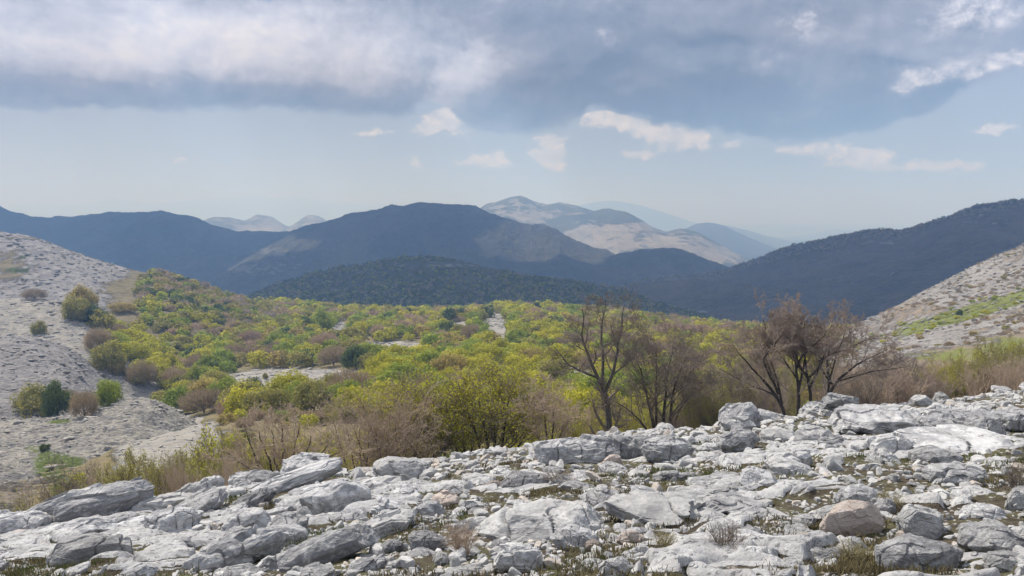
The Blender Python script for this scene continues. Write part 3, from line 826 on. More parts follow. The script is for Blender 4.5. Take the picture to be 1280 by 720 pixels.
def rock_shape(kind, seed, n=6):
    """unit rock (about 1 across in x): fractured faces from cutting planes, then weathering"""
    rng = np.random.default_rng(seed)
    D, F = ico(n)
    D = D / np.linalg.norm(D, axis=1, keepdims=True)
    pl = []
    def plane(nv, h):
        nv = np.asarray(nv, float); pl.append((nv / np.linalg.norm(nv), h))
    if kind == 'slab':
        sc = np.array([.5, .5 * rng.uniform(.6, .9), .5 * rng.uniform(.22, .34)])
        for s in (1, -1): plane((rng.normal(0, .05), rng.normal(0, .07), s), .93)
        plane((rng.normal(0, .16), rng.normal(0, .16), 1), .98)
        k = rng.integers(5, 8); a0 = rng.uniform(0, 6.28)
        for i in range(k):
            a = a0 + i * 6.283 / k + rng.normal(0, .22)
            plane((math.cos(a), math.sin(a), rng.normal(.12, .25)), rng.uniform(.72, 1.0))
    elif kind == 'block':
        sc = np.array([.5, .5 * rng.uniform(.65, .95), .5 * rng.uniform(.55, .8)])
        a0 = rng.normal(0, .2)
        for i in range(4):
            a = a0 + i * 1.571 + rng.normal(0, .18)
            plane((math.cos(a), math.sin(a), rng.normal(.05, .14)), rng.uniform(.72, .92))
        plane((rng.normal(0, .14), rng.normal(0, .14), 1), .80); plane((0, 0, -1), .9)
        for i in range(4): plane(rng.normal(0, 1, 3) + (0, 0, .5), rng.uniform(.95, 1.12))
    elif kind == 'ledge':
        sc = np.array([.5, .5 * rng.uniform(.45, .6), .5 * rng.uniform(.34, .42)])
        plane((rng.normal(0, .04), rng.normal(0, .05) - .03, 1), .72); plane((0, 0, -1), .9)
        for i in range(4):
            a = i * 1.571 + rng.normal(0, .10)
            plane((math.cos(a), math.sin(a), rng.normal(.06, .08)), rng.uniform(.78, .9))
        for i in range(3): plane((rng.normal(0, 1), -abs(rng.normal(.6, .3)), rng.uniform(0, .7)), rng.uniform(.9, 1.05))
    elif kind == 'wedge':
        sc = np.array([.5, .5 * rng.uniform(.5, .7), .5 * rng.uniform(.5, .75)])
        plane((-.75, rng.normal(0, .1), .8), .55); plane((.9, -.2, .3), .75); plane((0, 0, -1), .8)
        for i in range(6):
            a = i * 1.047 + rng.normal(0, .25)
            plane((math.cos(a), math.sin(a), rng.normal(.1, .2)), rng.uniform(.7, .95))
    elif kind == 'round':
        sc = np.array([.5, .5 * rng.uniform(.7, .9), .5 * rng.uniform(.5, .66)])
        for i in range(16): plane(rng.normal(0, 1, 3), rng.uniform(.80, .98))
        plane((0, 0, -1), .8)
    elif kind == 'shard':     # a broken chip: few flat faces, sharp edges
        sc = np.array([.5, .5 * rng.uniform(.55, .9), .5 * rng.uniform(.30, .6)])
        for s in (1, -1): plane((rng.normal(0, .25), rng.normal(0, .25), s), rng.uniform(.6, .85))
        a0 = rng.uniform(0, 6.28)
        for i in range(5):
            a = a0 + i * 1.257 + rng.normal(0, .3); plane((math.cos(a), math.sin(a), rng.normal(0, .35)), rng.uniform(.55, .9))
    else:   # angular
        sc = np.array([.5, .5 * rng.uniform(.6, .9), .5 * rng.uniform(.45, .75)])
        for i in range(11): plane(rng.normal(0, 1, 3) * (1, 1, .9), rng.uniform(.6, .95))
        plane((rng.normal(0, .25), rng.normal(0, .25), 1), rng.uniform(.6, .8)); plane((0, 0, -1), .85)
    r = np.full(len(D), 1.12)
    for nv, h in pl:
        c = D @ nv
        rr = np.where(c > .05, h / np.maximum(c, .05), 9)
        k = .012
        r = -k * np.log(np.exp(-r / k) + np.exp(-np.minimum(rr, 5) / k) + 1e-300)
    # chipped faces on top of the main breaks
    for i in range(46 if n >= 5 else 0):
        nv = unit3(rng.normal(0, 1, 3)); c = D @ nv; j = int(np.argmax(c))
        hh = r[j] * rng.uniform(.90, .985)
        rr = np.where(c > .05, hh / np.maximum(c, .05), 9); r = np.minimum(r, rr)
    r = np.clip(r, .2, 1.3)
    V = D * r[:, None] * sc
    o = rng.uniform(0, 50, 3)
    rough = {'round': .6, 'ledge': .9}.get(kind, 1.0)
    d = rough * (.016 * fbm(V * 3.2 + o, 4, .55, seed=seed) + .008 * fbm(V * 17 + o, 3, .6, seed=seed + 3, ridged=True))
    if n >= 5:
        wv = V + .03 * np.stack([vnoise(V * 9 + o, seed + q) for q in (21, 22, 23)], 1)
        d += {'slab': .55, 'round': .35, 'ledge': .7}.get(kind, .85) * (fracture(wv * np.array([2.7, 2.7, 4.4]) + o, seed + 31, .10, .055) + fracture(wv * np.array([9, 9, 15]) + o, seed + 41, .016, .011))
    # bedding steps and joints
    bed = V[:, 2] + .12 * V[:, 0] + .03 * fbm(V * 4 + o, 2, seed=seed + 5)
    q = bed / (.085 if kind != 'slab' else .05)
    d += rough * .007 * (np.abs((q % 1) - .5) * 2 - .5) * (.5 + .5 * vnoise(V * 3 + o, seed + 8))
    if n >= 5:
        g = np.abs(vnoise(V * np.array([4.2, 4.2, 1.1]) + o, seed + 9))
        d -= rough * .035 * np.exp(-(g / .05) ** 2)
        if kind == 'ledge':   # water-worn flutes down the face
            d -= .03 * (.5 + .5 * np.sin(V[:, 0] * 34 + 4 * vnoise(V * 5 + o, seed + 11))) * sstep(-D[:, 1], .1, .6)
    V = V + D * d[:, None]
    return V, F


_PROTO = {}
def rock_mesh(kind, tone, var, n=6):
    key = (kind, tone, var, n)
    if key not in _PROTO:
        V, F = rock_shape(kind, hash_name(kind) + var * 31, n)
        _PROTO[key] = mesh_from('%s_rock' % kind, V, F, TONES[tone], smooth=False)
    return _PROTO[key]


def hash_name(s): return sum((i + 3) * ord(c) for i, c in enumerate(s)) % 9973


ROCKS = []      # every individual rock: dict(obj, px, py, size, tone, shape, hero label)
def put_rock(kind, tone, var, x, y, w, yaw=0.0, tilt=(0, 0), hs=1.0, ds=1.0, sinkf=.28, res=6, label=None, zoff=0.0):
    me = rock_mesh(kind, tone, var, res)
    o = link('limestone_rock' if kind not in ('slab', 'ledge') else ('flat_rock' if kind == 'slab' else 'rock_ledge'), me)
    zs = [v for v in (me.get('zmin'), me.get('zmax')) if v is not None]
    if not zs:
        co = np.empty(len(me.vertices) * 3, np.float32); me.vertices.foreach_get('co', co); co = co.reshape(-1, 3)
        me['zmin'], me['zmax'] = float(co[:, 2].min()), float(co[:, 2].max())
    H = (me['zmax'] - me['zmin']) * w * hs
    z = float(ground_z(x, y)) + zoff - me['zmin'] * w * hs - sinkf * H
    o.location = (x, y, z); o.rotation_euler = (tilt[0], tilt[1], yaw); o.scale = (w, w * ds, w * hs)
    px, py = project(np.array([x, y, z]))
    ROCKS.append(dict(obj=o, px=float(px), py=float(py), y=y, size=w * F_PX / y, w=w, tone=tone, kind=kind, label=label, x=x))
    return o


# landmark rocks: px, py of the foot, width in px, kind, tone, variant, yaw, tilt x/y (deg), height scale, depth scale, sink, label
HEROES = [
    (74, 633, 122, 'block', 'grey', 1, 24, (-16, -17), .42, .5, .12, "long grey slab tilted up toward the thicket beside a dark block"),
    (124, 653, 126, 'block', 'dark grey', 2, 20, (-18, -13), .55, .5, .14, "big dark grey block with a sheer shaded face near tilted slab"),
    (168, 642, 56, 'block', 'dark grey', 3, -10, (-6, -10), .95, .8, .2, "pointed dark wedge of rock closing the end of the dark block"),
    (386, 580, 84, 'block', 'grey', 4, 10, (-3, 4), .85, .9, .2, "rough topped grey block standing up on the crest before bare shrub"),
    (372, 612, 150, 'block', 'grey', 5, 22, (-16, -14), .36, .42, .15, "long tilted grey slab below the block on the crest"),
    (318, 636, 74, 'slab', 'dark grey', 6, 18, (-20, -20), 1.2, .8, .25, "humped dark rock leaning below the long tilted slab"),
    (262, 618, 52, 'wedge', 'grey', 7, 15, (0, -10), 1.1, .7, .22, "leaning grey wedge with a smooth bright side"),
    (246, 598, 60, 'slab', 'pale', 8, 20, (-4, -10), 1.4, .7, .25, "pale ribbed slab on the crest behind the leaning wedge"),
    (305, 672, 92, 'wedge', 'grey', 9, 25, (0, -8), .9, .8, .22, "bluish humped rock with dark hollow before a grassy patch"),
    (722, 580, 122, 'ledge', 'grey', 1, 4, (0, 0), .92, .8, .2, "fluted grey ledge with a vertical water worn face"),
    (790, 577, 84, 'ledge', 'grey', 2, -6, (0, 0), 1.35, .9, .2, "bulging middle block of the fluted ledge"),
    (835, 578, 70, 'block', 'grey', 10, 12, (0, 8), 1.0, .9, .2, "rounded end block of the fluted ledge"),
    (764, 587, 44, 'wedge', 'pinkish', 12, 30, (8, 0), 1.1, .7, .2, "smooth pinkish beige stone leaning on the fluted ledge"),
    (672, 676, 196, 'slab', 'pale', 11, 8, (-3, -4), 1.05, 1.1, .30, "broad pale slab cracked across the middle with blocks below"),
    (652, 716, 74, 'block', 'pale', 13, 8, (6, 0), 1.05, .8, .25, "upright pale block with a split face under the broad slab"),
    (722, 690, 70, 'block', 'grey', 14, -20, (4, 0), .8, .8, .25, "grey square block at the end of the broad slab"),
    (828, 664, 190, 'slab', 'pale', 15, -4, (-3, 2), .8, 1.5, .35, "wide flat pale rock sheet with a smooth top"),
    (962, 555, 5, 'block', 'grey', 16, 0, (0, 0), 1, 1, .3, None),
    (1098, 543, 128, 'ledge', 'grey', 3, 2, (0, 0), .95, 1.3, .2, "flat topped grey ledge with a dark notch at its end"),
    (1200, 543, 110, 'ledge', 'dark grey', 4, -3, (0, 0), .95, 1.0, .2, "long dark faced ledge running on from the notched ledge"),
    (1268, 541, 84, 'ledge', 'grey', 5, 5, (0, 0), 1.0, 1.0, .2, "bright grey end of the long ledge"),
    (1215, 574, 200, 'slab', 'grey', 17, 0, (-4, 2), .55, 1.5, .42, "wide pale pavement of rock below the long ledge"),
    (1062, 674, 98, 'round', 'pinkish', 1, 12, (0, -6), .95, .8, .18, "large smooth pinkish boulder with a rounded top"),
    (1008, 686, 40, 'round', 'pinkish', 2, 40, (0, 10), 1.2, .9, .22, "smaller beige boulder tucked against the pinkish boulder"),
    (1070, 632, 58, 'round', 'grey', 3, 0, (0, 0), 1.1, .8, .2, "smooth grey boulder behind the pinkish boulder"),
    (1148, 722, 122, 'block', 'grey', 18, 14, (6, 4), .85, .9, .25, "massive square grey boulder with a flat front face"),
    (1240, 692, 104, 'slab', 'grey', 19, -8, (4, 3), 1.3, .9, .22, "thick grey slab undercut on its near side"),
    (1258, 722, 90, 'angular', 'pale', 20, 10, (0, 0), .7, .9, .25, "low pale rock below the undercut slab"),
    (1270, 640, 44, 'wedge', 'pale', 21, 10, (0, -10), 1.5, .8, .2, "pale pointed slab sticking up beside a dark bush"),
    (1190, 606, 100, 'angular', 'grey', 22, -5, (0, 4), .7, .9, .28, "cracked grey outcrop with split blocks below the pavement"),
    (1122, 572, 76, 'slab', 'pale', 23, 5, (-3, 6), 1.3, .9, .25, "pale slab with a dark overhung lip"),
    (985, 588, 70, 'slab', 'pale', 24, 10, (-3, -3), 1.2, .8, .25, "oblong pale slab among small stones"),
    (1040, 560, 50, 'wedge', 'grey', 25, 0, (0, 0), .9, .8, .25, "grey gabled stone with a shaded side"),
    (920, 566, 54, 'angular', 'grey', 26, 0, (0, 0), 1, .8, .25, "angular grey rock with black streaks"),
    (924, 541, 54, 'angular', 'pale', 27, 0, (0, 0), 1, .8, .2, "white rough rock below the crest trees"),
    (1050, 512, 56, 'block', 'grey', 28, 0, (0, 5), .75, .8, .2, "split grey rock on the crest beside the spreading trees"),
    (1150, 505, 32, 'round', 'pale', 29, 0, (0, 0), .95, .8, .15, "pale round topped stone on the crest"),
    (955, 524, 60, 'slab', 'grey', 30, 0, (0, 0), 1.2, .8, .2, "broad grey rock on the crest under the spreading trees"),
    (740, 690, 28, 'round', 'pinkish', 3, 0, (0, 0), 1.4, .8, .2, "small upright beige stone beside the square block"),
    (790, 684, 46, 'angular', 'pinkish', 31, 0, (0, 0), .9, .8, .22, "beige angular stone in a grassy hollow"),
    (870, 702, 60, 'angular', 'pale', 32, 0, (0, 0), 1.1, .9, .22, "pale lumpy boulder beside a dry thorn bush"),
    (950, 706, 64, 'angular', 'grey', 33, 0, (0, 0), .9, .9, .22, "low grey boulder past the dry thorn bush"),
    (800, 700, 50, 'angular', 'pale', 34, 20, (0, 0), .9, .8, .22, "white chipped stone below the beige angular stone"),
    (535, 690, 60, 'block', 'dark grey', 35, -10, (4, 4), .8, .8, .22, "dark cut block under the thorn cushion"),
    (580, 672, 50, 'wedge', 'dark grey', 36, 10, (0, 0), 1.1, .8, .22, "dark triangular rock leaning on the broad slab"),
    (480, 672, 110, 'slab', 'pale', 37, 26, (-5, -12), 1.0, .8, .28, "smooth pale slab sloping down to dry grass"),
    (400, 708, 160, 'slab', 'grey', 38, 24, (-14, -14), 1.2, .7, .25, "large grey slab with orange lichen spots"),
    (300, 708, 140, 'slab', 'grey', 39, 22, (-16, -14), 1.2, .7, .25, "low dark edged slab below a strip of dry grass"),
    (110, 706, 130, 'slab', 'pale', 40, 14, (-4, -6), 1.1, .8, .3, "flat pale slab with pitted face in the grass"),
    (90, 676, 110, 'slab', 'grey', 41, 14, (-4, -6), .9, .8, .3, "weathered grey slab with a rounded back"),
    (30, 668, 90, 'angular', 'grey', 42, 10, (-4, -8), .8, .8, .3, "lumpy grey outcrop below the tilted slab"),
    (205, 640, 90, 'slab', 'pale', 43, 14, (-4, -4), 1.0, .8, .3, "flat bright slab in front of the pointed wedge"),
    (215, 668, 90, 'angular', 'grey', 44, 20, (0, -6), .8, .8, .25, "two lobed grey rock with a hollow between"),
    (460, 622, 90, 'slab', 'pale', 45, 18, (-4, -8), .9, .8, .3, "whitish flat slab below the crest rubble"),
    (540, 644, 56, 'angular', 'grey', 46, 10, (0, 0), .8, .8, .25, "low grey stone with jagged back"),
    (620, 610, 30, 'angular', 'pinkish', 47, 10, (0, 0), 1.1, .8, .25, "rounded beige stone in the rubble"),
    (585, 638, 30, 'angular', 'grey', 48, 10, (0, 0), 1.1, .8, .25, "grey cube like stone standing in the rubble"),
]


def build_heroes():
    for h in HEROES:
        px, py, wpx, kind, tone, var, yaw, tilt, hs, ds, sk, label = h
        if label is None: continue
        x, y = ground_hit(px, min(py, 719) + (py - 719) * .2 if py > 719 else py)
        w = wpx * y / F_PX * 1.05
        yb = y + w * .30 * ds
        put_rock(kind, tone, var, x * yb / y, yb, w, R(yaw), (R(tilt[0]), R(tilt[1])), hs, ds, sk, label=label)


build_heroes()
N_HERO = len(ROCKS)


def scatter_rocks():
    rng = np.random.default_rng(11)
    placed = [(r['x'], r['y'], r['w'] * .42) for r in ROCKS]
    kinds = ['slab', 'angular', 'block', 'wedge', 'angular', 'slab', 'round']
    n = 0; tries = 0
    target = 286 - N_HERO
    stage = [(60, 95, .16), (38, 60, .36), (22, 40, .48)]     # width range in photo px, share of the count
    for lo, hi, share in stage:
        k = 0; want = int(target * share)
        t = 0
        while k < want and t < 60000:
            t += 1
            px = rng.uniform(-60, 1340)
            cy = np.interp(px, [0, 100, 300, 450, 560, 680, 760, 860, 960, 1040, 1140, 1280], [640, 612, 582, 566, 562, 552, 542, 534, 522, 508, 498, 490])
            py = rng.uniform(cy - 2, 722)
            wpx = rng.uniform(lo, hi)
            if py < cy + 10 and wpx > 45: continue
            if 425 < px < 690 and py < cy + 26 and wpx > 20: continue
            x, y = ground_hit(px, py); w = wpx * y / F_PX
            if w > 2.6 or w < .14: continue
            r = w * .42
            if any((x - a) ** 2 + (y - b) ** 2 < (r * .80 + c * .80) ** 2 for a, b, c in placed): continue
            placed.append((x, y, r)); k += 1
            westness = 1 - sstep(px, 250, 700)
            kd = 'slab' if rng.random() < .40 + .35 * westness else kinds[rng.integers(len(kinds))]
            tone = rng.choice(['grey', 'pale', 'dark grey', 'pinkish'], p=[.50, .34, .11, .05] if px > 420 else [.56, .22, .20, .02])
            yaw = R(rng.normal(22, 14)) if westness > .4 else rng.uniform(0, 6.28)
            put_rock(kd, tone, int(rng.integers(1, 7)) + 60, x, y, w, yaw,
                     (R(rng.normal(-3, 6)), R(rng.normal(-8 * westness, 8))), rng.uniform(.7, 1.15), rng.uniform(.7, 1.25), rng.uniform(.24, .42), res=6 if wpx > 55 else 5)


scatter_rocks()


# ---- smaller stones: more than anyone would count, one object
def build_stones():
    rng = np.random.default_rng(5)
    shapes, shapes_lo = [[rock_shape(k, 900 + i * 13, q) for i, k in enumerate(['shard'] * 6 + ['slab', 'wedge', 'block', 'shard'])] for q in (3, 2)]
    Vs, Fs, Cs, off = [], [], [], 0
    big = [(r['x'], r['y'], r['w'] * .36) for r in ROCKS]
    bx = np.array(big)
    n = 17000
    px = rng.uniform(-150, 1430, n)
    cy = np.interp(px, [0, 100, 300, 450, 560, 680, 760, 860, 960, 1040, 1140, 1280], [640, 612, 582, 566, 562, 552, 542, 534, 522, 508, 498, 490])
    py = cy - 6 + (728 - cy) * rng.random(n) ** 1.25
    size = np.exp(rng.normal(np.log(8.6), .5, n)); size = np.clip(size, 3.5, 32)
    # rubble thickens along the crest and in drifts
    for i in range(n):
        x, y = ground_hit_fast(px[i], py[i])
        if y <= 0: continue
        dens = .66 + .6 * float(fbm(p3(x / 2.2, y / 2.2)[None], 3, seed=77)[0]) + (.5 if py[i] < cy[i] + 28 else 0)
        if rng.random() > dens: continue
        w = size[i] * y / F_PX
        if w > .55: continue
        dd = (bx[:, 0] - x) ** 2 + (bx[:, 1] - y) ** 2
        if (dd < (bx[:, 2] * .9) ** 2).any(): continue
        V, F = (shapes if size[i] > 11 else shapes_lo)[rng.integers(len(shapes))]
        yaw = rng.uniform(0, 6.28); c, s = math.cos(yaw), math.sin(yaw)
        Q = V * (w, w * rng.uniform(.7, 1.1), w * rng.uniform(.8, 1.5))
        ta = rng.normal(0, .22); ct, st = math.cos(ta), math.sin(ta)
        Q = np.stack([Q[:, 0] * ct + Q[:, 2] * st, Q[:, 1], -Q[:, 0] * st + Q[:, 2] * ct], 1)
        Q = np.stack([Q[:, 0] * c - Q[:, 1] * s, Q[:, 0] * s + Q[:, 1] * c, Q[:, 2]], 1)
        Q = Q + (x, y, ground_z(x, y) + w * rng.uniform(.02, .16))
        Vs.append(Q); Fs.append(F + off); off += len(Q)
        t = rng.uniform(.72, 1.1); col = np.array([.46, .458, .452]) * t if rng.random() > .12 else np.array([.50, .45, .40]) * t
        Cs.append(np.repeat(col[None], len(Q), 0))
    m, nt, b = new_mat("loose_stone")
    v = coords(nt); n1 = noise(nt, v, 6, 7, .65); n2 = noise(nt, v, 40, 5, .7)
    c = mixc(nt, 1.0, attr(nt, 'tint', 'Color'), ramp(nt, n1 * .6 + n2 * .4, [(.36, (.55, .55, .56)), (.52, (.95, .95, .95)), (.66, (1.2, 1.2, 1.18))]), 'MULTIPLY')
    nt.links.new(c.s, b.inputs['Base Color']); b.inputs['Roughness'].default_value = .92; b.inputs['Specular IOR Level'].default_value = .2
    nt.links.new(bump(nt, n1 + n2 * .5, .7, .03).s, b.inputs['Normal'])
    me = mesh_from('loose_stones', np.concatenate(Vs), np.concatenate(Fs), m, smooth=False)
    set_col(me, 'tint', np.concatenate(Cs))
    tag(link('loose_stones', me), kind='stuff')


_GT = {}
def ground_hit_fast(px, py):
    rx, _, rz = ray(px, py)
    if 'y' not in _GT: _GT['y'] = np.geomspace(2.5, 45, 260)
    y = _GT['y']; d = ground_z(rx * y, y, rough=False) - rz * y
    w = np.nonzero(d > 0)[0]
    if len(w) == 0:
        i = int(np.argmax(d))
        return float(rx * y[i]), float(y[i])
    i = w[0]
    if i == 0: return float(rx * y[0]), float(y[0])
    t = -d[i - 1] / (d[i] - d[i - 1]); yy = y[i - 1] + t * (y[i] - y[i - 1])
    return float(rx * yy), float(yy)


build_stones()

# ------------------------------------------------------------------ vegetation materials
def leaf_mat(name, c1, c2, trans=.45, use_tint=False):
    m = bpy.data.materials.new(name); m.use_nodes = True
    nt = m.node_tree; nt.nodes.clear()
    out = nt.nodes.new('ShaderNodeOutputMaterial')
    df = nt.nodes.new('ShaderNodeBsdfDiffuse'); tr = nt.nodes.new('ShaderNodeBsdfTranslucent'); mx = nt.nodes.new('ShaderNodeMixShader')
    oi = nt.nodes.new('ShaderNodeObjectInfo'); rnd = S(nt, oi.outputs['Random'])
    n = noise(nt, coords(nt, 'Object'), 1.6 if not use_tint else .12, 4, .7)
    geo = nt.nodes.new('ShaderNodeNewGeometry'); isl = S(nt, geo.outputs['Random Per Island'])
    if use_tint:
        base = attr(nt, 'tint', 'Color')
        c = mixc(nt, isl, base, (1, 1, 1)); c = mixc(nt, 1.0, base, ramp(nt, isl, [(0, (.9, .9, .9)), (1, (1.1, 1.1, 1.1))]), 'MULTIPLY')
    else:
        c = mixc(nt, (n * .4 + rnd * .6 + isl * .1 - .05).clamp(), c1, c2)
    nt.links.new(c.s, df.inputs[0]); nt.links.new(c.s, tr.inputs[0])
    mx.inputs[0].default_value = trans
    nt.links.new(df.outputs[0], mx.inputs[1]); nt.links.new(tr.outputs[0], mx.inputs[2]); nt.links.new(mx.outputs[0], out.inputs[0])
    return m


def bark_mat(name, c1, c2):
    m, nt, b = new_mat(name)
    v = coords(nt); n = noise(nt, mapping(nt, v, scale=(3, 3, 1)), 6, 6, .65)
    nt.links.new(mixc(nt, n.smooth(.35, .65), c1, c2).s, b.inputs['Base Color']); b.inputs['Roughness'].default_value = .9
    b.inputs['Specular IOR Level'].default_value = .15
    nt.links.new(bump(nt, n, .6, .02).s, b.inputs['Normal'])
    return m


TREE_TONES = {   # leaf and twig colour pairs
    'yellow green': ((.47, .44, .05), (.38, .38, .055)),
    'bright green': ((.33, .37, .06), (.24, .30, .055)),
    'olive green': ((.34, .31, .09), (.26, .25, .08)),
    'dark green': ((.13, .165, .055), (.09, .12, .045)),
    'golden olive': ((.42, .34, .11), (.33, .27, .10)),
    'brown': ((.36, .285, .18), (.28, .22, .145)),
    'grey brown': ((.32, .27, .205), (.25, .21, .165)),
    'rosy brown': ((.40, .30, .21), (.33, .245, .18)),
}
M_leaf = {k: leaf_mat(k.replace(' ', '_') + '_foliage', a, b, .58 if 'green' in k or 'olive' in k else .3) for k, (a, b) in TREE_TONES.items()}
M_bark = bark_mat("grey_bark", (.075, .065, .058), (.15, .135, .12))
M_bark_dark = bark_mat("dark_bark", (.045, .038, .034), (.085, .072, .064))
M_twig = {'reddish': bark_mat("reddish_twigs", (.27, .22, .185), (.37, .30, .25)), 'brown': bark_mat("brown_twigs", (.36, .28, .21), (.48, .38, .29)),
          'dark': bark_mat("dark_twigs", (.16, .135, .11), (.24, .20, .165)), 'olive': bark_mat("olive_twigs", (.24, .215, .115), (.33, .29, .165))}


# ------------------------------------------------------------------ branching trees
def unit(v): return v / np.maximum(np.linalg.norm(v, axis=-1, keepdims=True), 1e-9)


def tube_mesh(levels, sides):
    """levels: [(P (n,k,3), R (n,k))]; returns verts, quads"""
    Vs, Fs, off = [], [], 0
    for (P, Rr), s in zip(levels, sides):
        n, k, _ = P.shape
        if n == 0: continue
        T = unit(np.gradient(P, axis=1))
        ref = np.where(np.abs(unit(P[:, -1] - P[:, 0])[:, 2:3]) > .9, np.array([[1., 0, 0]]), np.array([[0, 0, 1.]]))[:, None, :]
        A = unit(np.cross(T, ref)); B = np.cross(T, A)
        th = np.arange(s) * 2 * np.pi / s
        ring = P[:, :, None, :] + Rr[:, :, None, None] * (A[:, :, None, :] * np.cos(th)[None, None, :, None] + B[:, :, None, :] * np.sin(th)[None, None, :, None])
        Vs.append(ring.reshape(-1, 3))
        idx = np.arange(n * k * s).reshape(n, k, s) + off
        a = idx[:, :-1, :]; b = np.roll(a, -1, 2); d = idx[:, 1:, :]; c = np.roll(d, -1, 2)
        Fs.append(np.stack([a, b, c, d], -1).reshape(-1, 4)); off += n * k * s
    return np.concatenate(Vs), np.concatenate(Fs)


def grow(rng, start, d0, length, r0, k, wander, up, taper=.25, droop=0.0):
    n = len(start); P = np.zeros((n, k, 3)); P[:, 0] = start; d = unit(d0)
    step = (length / (k - 1))[:, None]
    for i in range(1, k):
        d = unit(d + rng.normal(0, wander, (n, 3)) + np.array([0, 0, up]))
        P[:, i] = P[:, i - 1] + d * step
    t = np.linspace(0, 1, k)[None]
    return P, r0[:, None] * (1 - (1 - taper) * t)


def children(rng, P, Rr, nper, t0, t1, ang, ratio, rmul, k, wander, up, rmin=.004, flat=1.0, taper=.3, absmax=None):
    n, kp, _ = P.shape
    L = np.linalg.norm(np.diff(P, axis=1), axis=2).sum(1)
    t = (t0 + (t1 - t0) * (np.arange(nper)[None] + rng.random((n, nper))) / nper).ravel()
    pi = np.repeat(np.arange(n), nper)
    f = t * (kp - 1); i = np.minimum(f.astype(int), kp - 2); w = (f - i)[:, None]
    pos = P[pi, i] * (1 - w) + P[pi, i + 1] * w
    tan = unit(P[pi, i + 1] - P[pi, i])
    rad = Rr[pi, i] * (1 - w[:, 0]) + Rr[pi, i + 1] * w[:, 0]
    q = rng.normal(0, 1, (len(pi), 3)); q[:, 2] *= flat
    perp = unit(q - (q * tan).sum(1, keepdims=True) * tan)
    an = np.radians(rng.uniform(ang[0], ang[1], len(pi)))[:, None]
    d = tan * np.cos(an) + perp * np.sin(an)
    ln = L[pi] * ratio * (1.15 - .55 * t) * rng.uniform(.65, 1.25, len(pi))
    if absmax: ln = np.minimum(ln, absmax * rng.uniform(.7, 1.1, len(pi)))
    return grow(rng, pos, d, ln, np.maximum(rad * rmul, rmin), k, wander, up, taper)


def stem_lines(stems, k=9):
    """stems: list of (list of control points, base radius, tip radius)"""
    Ps, Rs = [], []
    for pts, r0, r1 in stems:
        a = np.array(pts, float); s = np.concatenate([[0], np.cumsum(np.linalg.norm(np.diff(a, axis=0), axis=1))])
        q = np.linspace(0, s[-1], k)
        P = np.stack([np.interp(q, s, a[:, j]) for j in range(3)], 1)
        P[1:-1] = .25 * P[:-2] + .5 * P[1:-1] + .25 * P[2:]
        Ps.append(P); Rs.append(np.linspace(r0, r1, k))
    return np.array(Ps), np.array(Rs)


def branching(seed, stems, levels, twig_r=.007, jitter=.03, k0=11):
    """levels: list of dicts (n, t, ang, ratio); returns the list of (P, R)"""
    rng = np.random.default_rng(seed)
    P, Rr = stem_lines(stems, k0)
    P = P + rng.normal(0, jitter, P.shape) * np.linspace(0, 1, k0)[None, :, None]
    out = [(P, Rr)]
    for i, lv in enumerate(levels):
        last = i >= len(levels) - 2
        P, Rr = children(rng, P, Rr, lv['n'], lv.get('t', (.3, 1))[0], lv.get('t', (.3, 1))[1], lv.get('ang', (25, 60)), lv['ratio'], lv.get('rmul', .6), lv.get('k', 5 if not last else 4),
                         lv.get('w', .12), lv.get('up', .06), rmin=twig_r, absmax=lv.get('max'))
        out.append((P, Rr))
    return out


def leaves_at(rng, P, n, size, spread):
    """leaf quads scattered about twig points"""
    pts = P.reshape(-1, 3); c = pts[rng.integers(0, len(pts), n)] + rng.normal(0, spread, (n, 3))
    return quads(rng, c, size * rng.uniform(.6, 1.3, n))


def quads(rng, c, s, normal=None, mix=.7, aspect=1.0):
    n = len(c)
    N = unit(rng.normal(0, 1, (n, 3)) + (0 if normal is None else normal * mix))
    A = unit(np.cross(N, rng.normal(0, 1, (n, 3)))); B = np.cross(N, A)
    A = A * s[:, None] * .5; B = B * s[:, None] * .5 * aspect
    V = np.stack([c - A, c - B * .75 + A * .1, c + A, c + B * .75 - A * .1], 1).reshape(-1, 3)
    return V, np.arange(n * 4).reshape(n, 4)


def near_tree(name, label, cat, x, y, stems, levels, seed, twig='reddish', bark=None, twig_r=.007, leaf=None, group=None, n_leaf=0, leaf_size=.1, crown_from=1, h=None):
    """a tree just beyond the crest: trunk and crown, both real branches"""
    z = float(ground_z(x, y))
    root = tag(link(name, None, loc=(x, y, z - .12)), label, cat, group)
    L = branching(seed, stems, levels, twig_r)
    if h:
        k = h / np.percentile(np.concatenate([P[:, -1, 2] for P, _ in L]), 99.7)
        for P, _ in L: P[..., 2] *= k
    sd = [8, 6, 4, 3, 3, 3]
    V, Fq = tube_mesh(L[:crown_from], sd)
    link('trunk', mesh_from('trunk', V, Fq, bark or M_bark_dark), root)
    V, Fq = tube_mesh(L[crown_from:], sd[crown_from:])
    link('crown', mesh_from('bare_crown', V, Fq, M_twig[twig]), root)
    if leaf:
        rng = np.random.default_rng(seed + 1)
        V, Fq = leaves_at(rng, np.concatenate([L[-1][0].reshape(-1, 3), L[-2][0].reshape(-1, 3)]), n_leaf, leaf_size, .10)
        link('foliage', mesh_from('leaves', V, Fq, M_leaf[leaf], smooth=False), root)
    return root


def at_px(px, D): return float(ray(px, 500)[0] * D)
def top_h(px, py, x, D):
    """height of a plant at (x, D) whose top shows at pixel row py"""
    return float(ray(px, py)[2] * D - ground_z(x, D))


